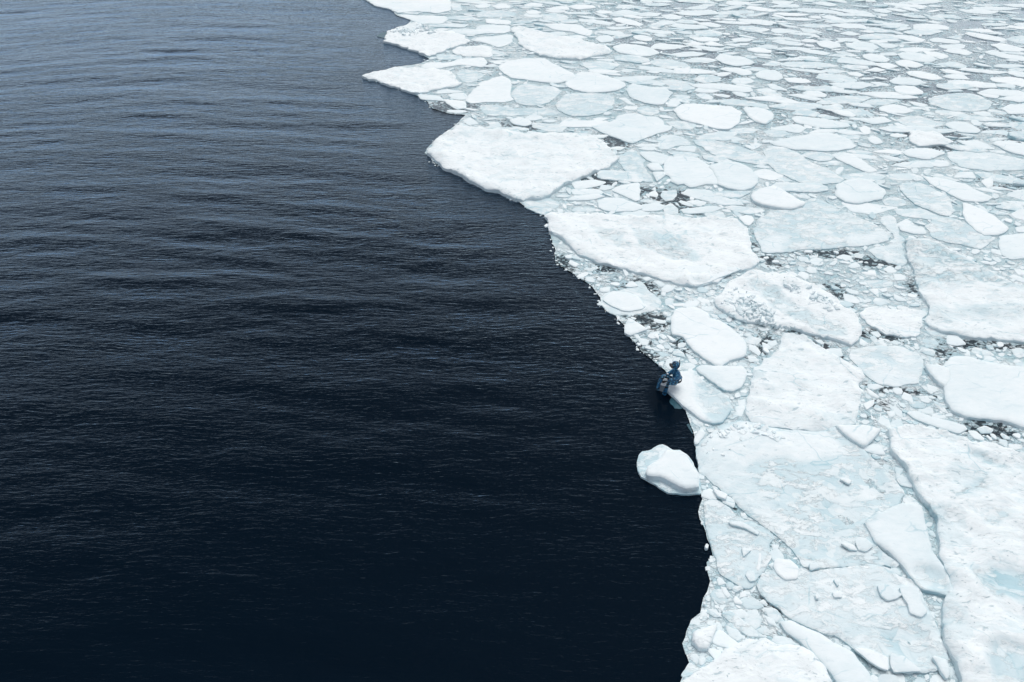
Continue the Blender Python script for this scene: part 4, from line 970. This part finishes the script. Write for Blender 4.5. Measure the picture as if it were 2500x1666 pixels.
def build_diver():
    seat = unproj(1650, 939, .22); Y0 = seat[1]
    def J(mx, my, dy): return at_depth(1550 + mx / 7.84, 840 + my / 7.84, Y0 + dy)
    root = new_obj('person', None); base = Vector((seat[0], seat[1], .22)); root.location = base
    tag(root, 'person in blue camouflage wetsuit and hood sitting on the ice edge, legs in water', 'person')
    b = lambda v: v - base
    pel = J(800, 725, .02); sp = J(825, 630, .03); ch = J(815, 545, .0); nk = J(785, 470, -.02); hd = J(778, 405, -.03); ht = J(780, 372, -.03)
    nh = J(800, 735, -.10); nkn = J(625, 735, -.14); nan = J(585, 880, -.16)
    fh = J(770, 700, .12); fk = J(530, 620, .12); fa = J(470, 785, .06)
    nan = nkn + (nan - nkn).normalized() * .52; fa = fk + (fa - fk).normalized() * .50
    ns = J(835, 540, -.17); ne = J(800, 668, -.24); nw_ = J(635, 700, -.30)
    fs = J(755, 510, .15); fe = J(668, 560, .17); fw = J(585, 592, .16)
    face = Vector((-.93, -.25, -.28)).normalized()
    js = [(b(pel), (.155, .13)), (b(sp), (.15, .125)), (b(ch), (.175, .13)), (b(nk), .065), (b(hd) - Vector((0, 0, .02)), (.085, .10)), (b(ht + Vector((0, 0, .02))), (.06, .07)),
          (b(nh), .095), (b((nh + nkn) / 2), .088), (b(nkn), .066), (b((nkn + nan) / 2), .062), (b(nan), .045), (b(nan + Vector((-.12, -.04, -.06))), (.045, .03)),
          (b(fh), .095), (b((fh + fk) / 2), .088), (b(fk), .066), (b((fk + fa) / 2), .062), (b(fa), .045), (b(fa + Vector((-.12, 0, -.05))), (.045, .03)),
          (b(ns), .072), (b(ne), .052), (b(nw_), .036), (b(fs), .072), (b(fe), .052), (b(fw), .036)]
    ed = [(0, 1), (1, 2), (2, 3), (3, 4), (4, 5), (0, 6), (6, 7), (7, 8), (8, 9), (9, 10), (10, 11), (0, 12), (12, 13), (13, 14), (14, 15), (15, 16), (16, 17),
          (2, 18), (18, 19), (19, 20), (2, 21), (21, 22), (22, 23)]
    skin_obj('body', js, ed, SUIT, root)
    # face opening of the hood, nose, mouth
    right = face.cross(Vector((0, 0, 1))).normalized(); upv = right.cross(face).normalized()
    hc = b(hd) - Vector((0, 0, .015))
    fo = skin_obj('face', [(hc + face * .075 - upv * .02, (.05, .055)), (hc + face * .105 - upv * .03, .022), (hc + face * .09 - upv * .065, .03)], [(0, 1), (1, 2)], SKIN, root, 2)
    pr = [(.112 * math.sin(t), -.128 * math.cos(t)) for t in np.linspace(.02, math.pi - .02, 14)]
    hood = lathe('hood', pr, SUIT, root, 20); hood.location = hc + Vector((.005, 0, .012)); hood.rotation_euler = (R(-4), R(-14), 0)
    # mask pushed up on the forehead
    def frame_box(name, c, wx, wy, wz, mat, par, bev=.012):
        V = []
        for sx in (-1, 1):
            for sy in (-1, 1):
                for sz in (-1, 1): V.append(c + right * wx * sx + face * wy * sy + upv * wz * sz)
        F = [(0, 1, 3, 2), (4, 6, 7, 5), (0, 4, 5, 1), (2, 3, 7, 6), (0, 2, 6, 4), (1, 5, 7, 3)]
        me = mesh_np(name, [tuple(v) for v in V], F, mat); o = new_obj(name, me, par)
        bv = o.modifiers.new('b', 'BEVEL'); bv.width = bev; bv.segments = 3; return o
    mk = frame_box('dive_mask', hc + face * .118 + upv * .05, .078, .03, .04, RUBBER, root)
    frame_box('lens', hc + face * .150 + upv * .05, .062, .004, .027, GLASS, mk, .003)
    # strap ring round the hood
    V = []; F = []; n = 20
    for k in range(n):
        a = 2 * math.pi * k / n; d = (right * math.cos(a) * .104 + face * math.sin(a) * .114)
        for s_ in (-.012, .012): V.append(tuple(hc + d + upv * (.045 + s_)))
    for k in range(n): j = (k + 1) % n; F.append((2 * k, 2 * j, 2 * j + 1, 2 * k + 1))
    st = new_obj('strap', mesh_np('strap', V, F, RUBBER), mk); sm = st.modifiers.new('s', 'SOLIDIFY'); sm.thickness = .006
    # snorkel
    p0 = hc + face * .07 - right * .11 - upv * .03
    p0 = hc - face * .04 + Vector((.05, -.10, .02)); tip = b(J(857, 308, -.12))
    skin_obj('snorkel', [(p0 + Vector((-.06, -.01, -.07)), .012), (p0, .012), ((p0 + tip) / 2 + Vector((.01, 0, 0)), .012), (tip, .012)], [(0, 1), (1, 2), (2, 3)], RUBBER, root, 1)
    # weight belt
    V = []; F = []; n = 24; wc = b(pel) * .62 + b(sp) * .38
    for k in range(n):
        a = 2 * math.pi * k / n
        for s_ in (-.028, .028): V.append(tuple(wc + Vector((.132 * math.cos(a), .138 * math.sin(a), s_ + .03 * math.cos(a)))))
    for k in range(n): j = (k + 1) % n; F.append((2 * k, 2 * j, 2 * j + 1, 2 * k + 1))
    bl = new_obj('weight_belt', mesh_np('weight_belt', V, F, RUBBER), root); sm = bl.modifiers.new('s', 'SOLIDIFY'); sm.thickness = .02
    # gloved hands with five fingers
    def hand(wr, dirv, palm_n, side):
        dirv = dirv.normalized(); ac = dirv.cross(palm_n).normalized() * side
        pm = wr + dirv * .05; kn = wr + dirv * .09
        jj = [(wr - dirv * .02, .034), (pm, (.042, .02))]; ee = [(0, 1)]
        for q, (off, ln) in enumerate(((-.033, .072), (-.011, .082), (.011, .076), (.032, .060))):
            i = len(jj); a0 = kn + ac * off
            jj += [(a0, .011), (a0 + dirv * ln * .5 + palm_n * ln * .18, .0095), (a0 + dirv * ln * .75 + palm_n * ln * .6, .008)]
            ee += [(1, i), (i, i + 1), (i + 1, i + 2)]
        i = len(jj); t0 = wr + dirv * .03 - ac * .04
        jj += [(t0, .013), (t0 + (dirv * .6 - ac * .5) * .045 + palm_n * .015, .011)]; ee += [(1, i), (i, i + 1)]
        return skin_obj('glove', jj, ee, RUBBER, root, 1)
    hand(b(nw_) - (nw_ - ne).normalized() * -.01, (nw_ - ne) + Vector((-.05, 0, -.03)), Vector((-.25, .2, -.94)).normalized(), 1)
    hand(b(fw), (fw - fe) + Vector((-.05, 0, -.05)), Vector((0, -.2, -1)).normalized(), -1)
    wd = lathe('wrist_computer', [(.0, -.01), (.028, -.01), (.03, 0), (.026, .012), (0, .012)], WHITE, root); wd.location = b(fe * .45 + fw * .55) + Vector((0, -.035, .04))
    # long fin blade held upright between the knees: pale blade, grey foot end in the water
    tp = J(597, 668, -.34); bt = J(500, 905, -.30)
    fr = new_obj('swim_fin', None); mid = (tp + bt) / 2; fr.location = mid
    tag(fr, "pale fin blade between the diver's knees, its grey end in the water", 'swim fin')
    ax = (bt - tp); L = ax.length; ax.normalize(); sd_ = ax.cross(Vector((0.25, 1, .45))).normalized(); nn = sd_.cross(ax).normalized()
    def blade(name, t0, t1, w0, w1, mat, bend=.04):
        V = []; F = []; n = 10
        for k in range(n + 1):
            t = k / n; u = t0 + (t1 - t0) * t; c = tp + ax * (u * L) - mid + nn * bend * math.sin(u * 3.1)
            ww = w0 + (w1 - w0) * t; ww *= (1 - .5 * max(0, 1 - t * 6) if t0 == 0 else 1)
            for a_, hh in ((-1, .006), (-.92, .018), (-.85, .005), (.85, .005), (.92, .018), (1, .006)): V.append(tuple(c + sd_ * ww * a_ + nn * hh))
            for a_ in (1, -1): V.append(tuple(c + sd_ * ww * a_ - nn * .005))
        for k in range(n):
            for q in range(8): F.append((k * 8 + q, k * 8 + (q + 1) % 8, (k + 1) * 8 + (q + 1) % 8, (k + 1) * 8 + q))
        F.append(tuple(range(8))[::-1]); F.append(tuple(n * 8 + q for q in range(8)))
        return new_obj(name, mesh_np(name, V, F, mat, smooth=False), fr)
    blade('blade', 0, .62, .055, .075, WHITE); blade('blade_root', .625, 1.0, .07, .055, GREY)
build_diver()
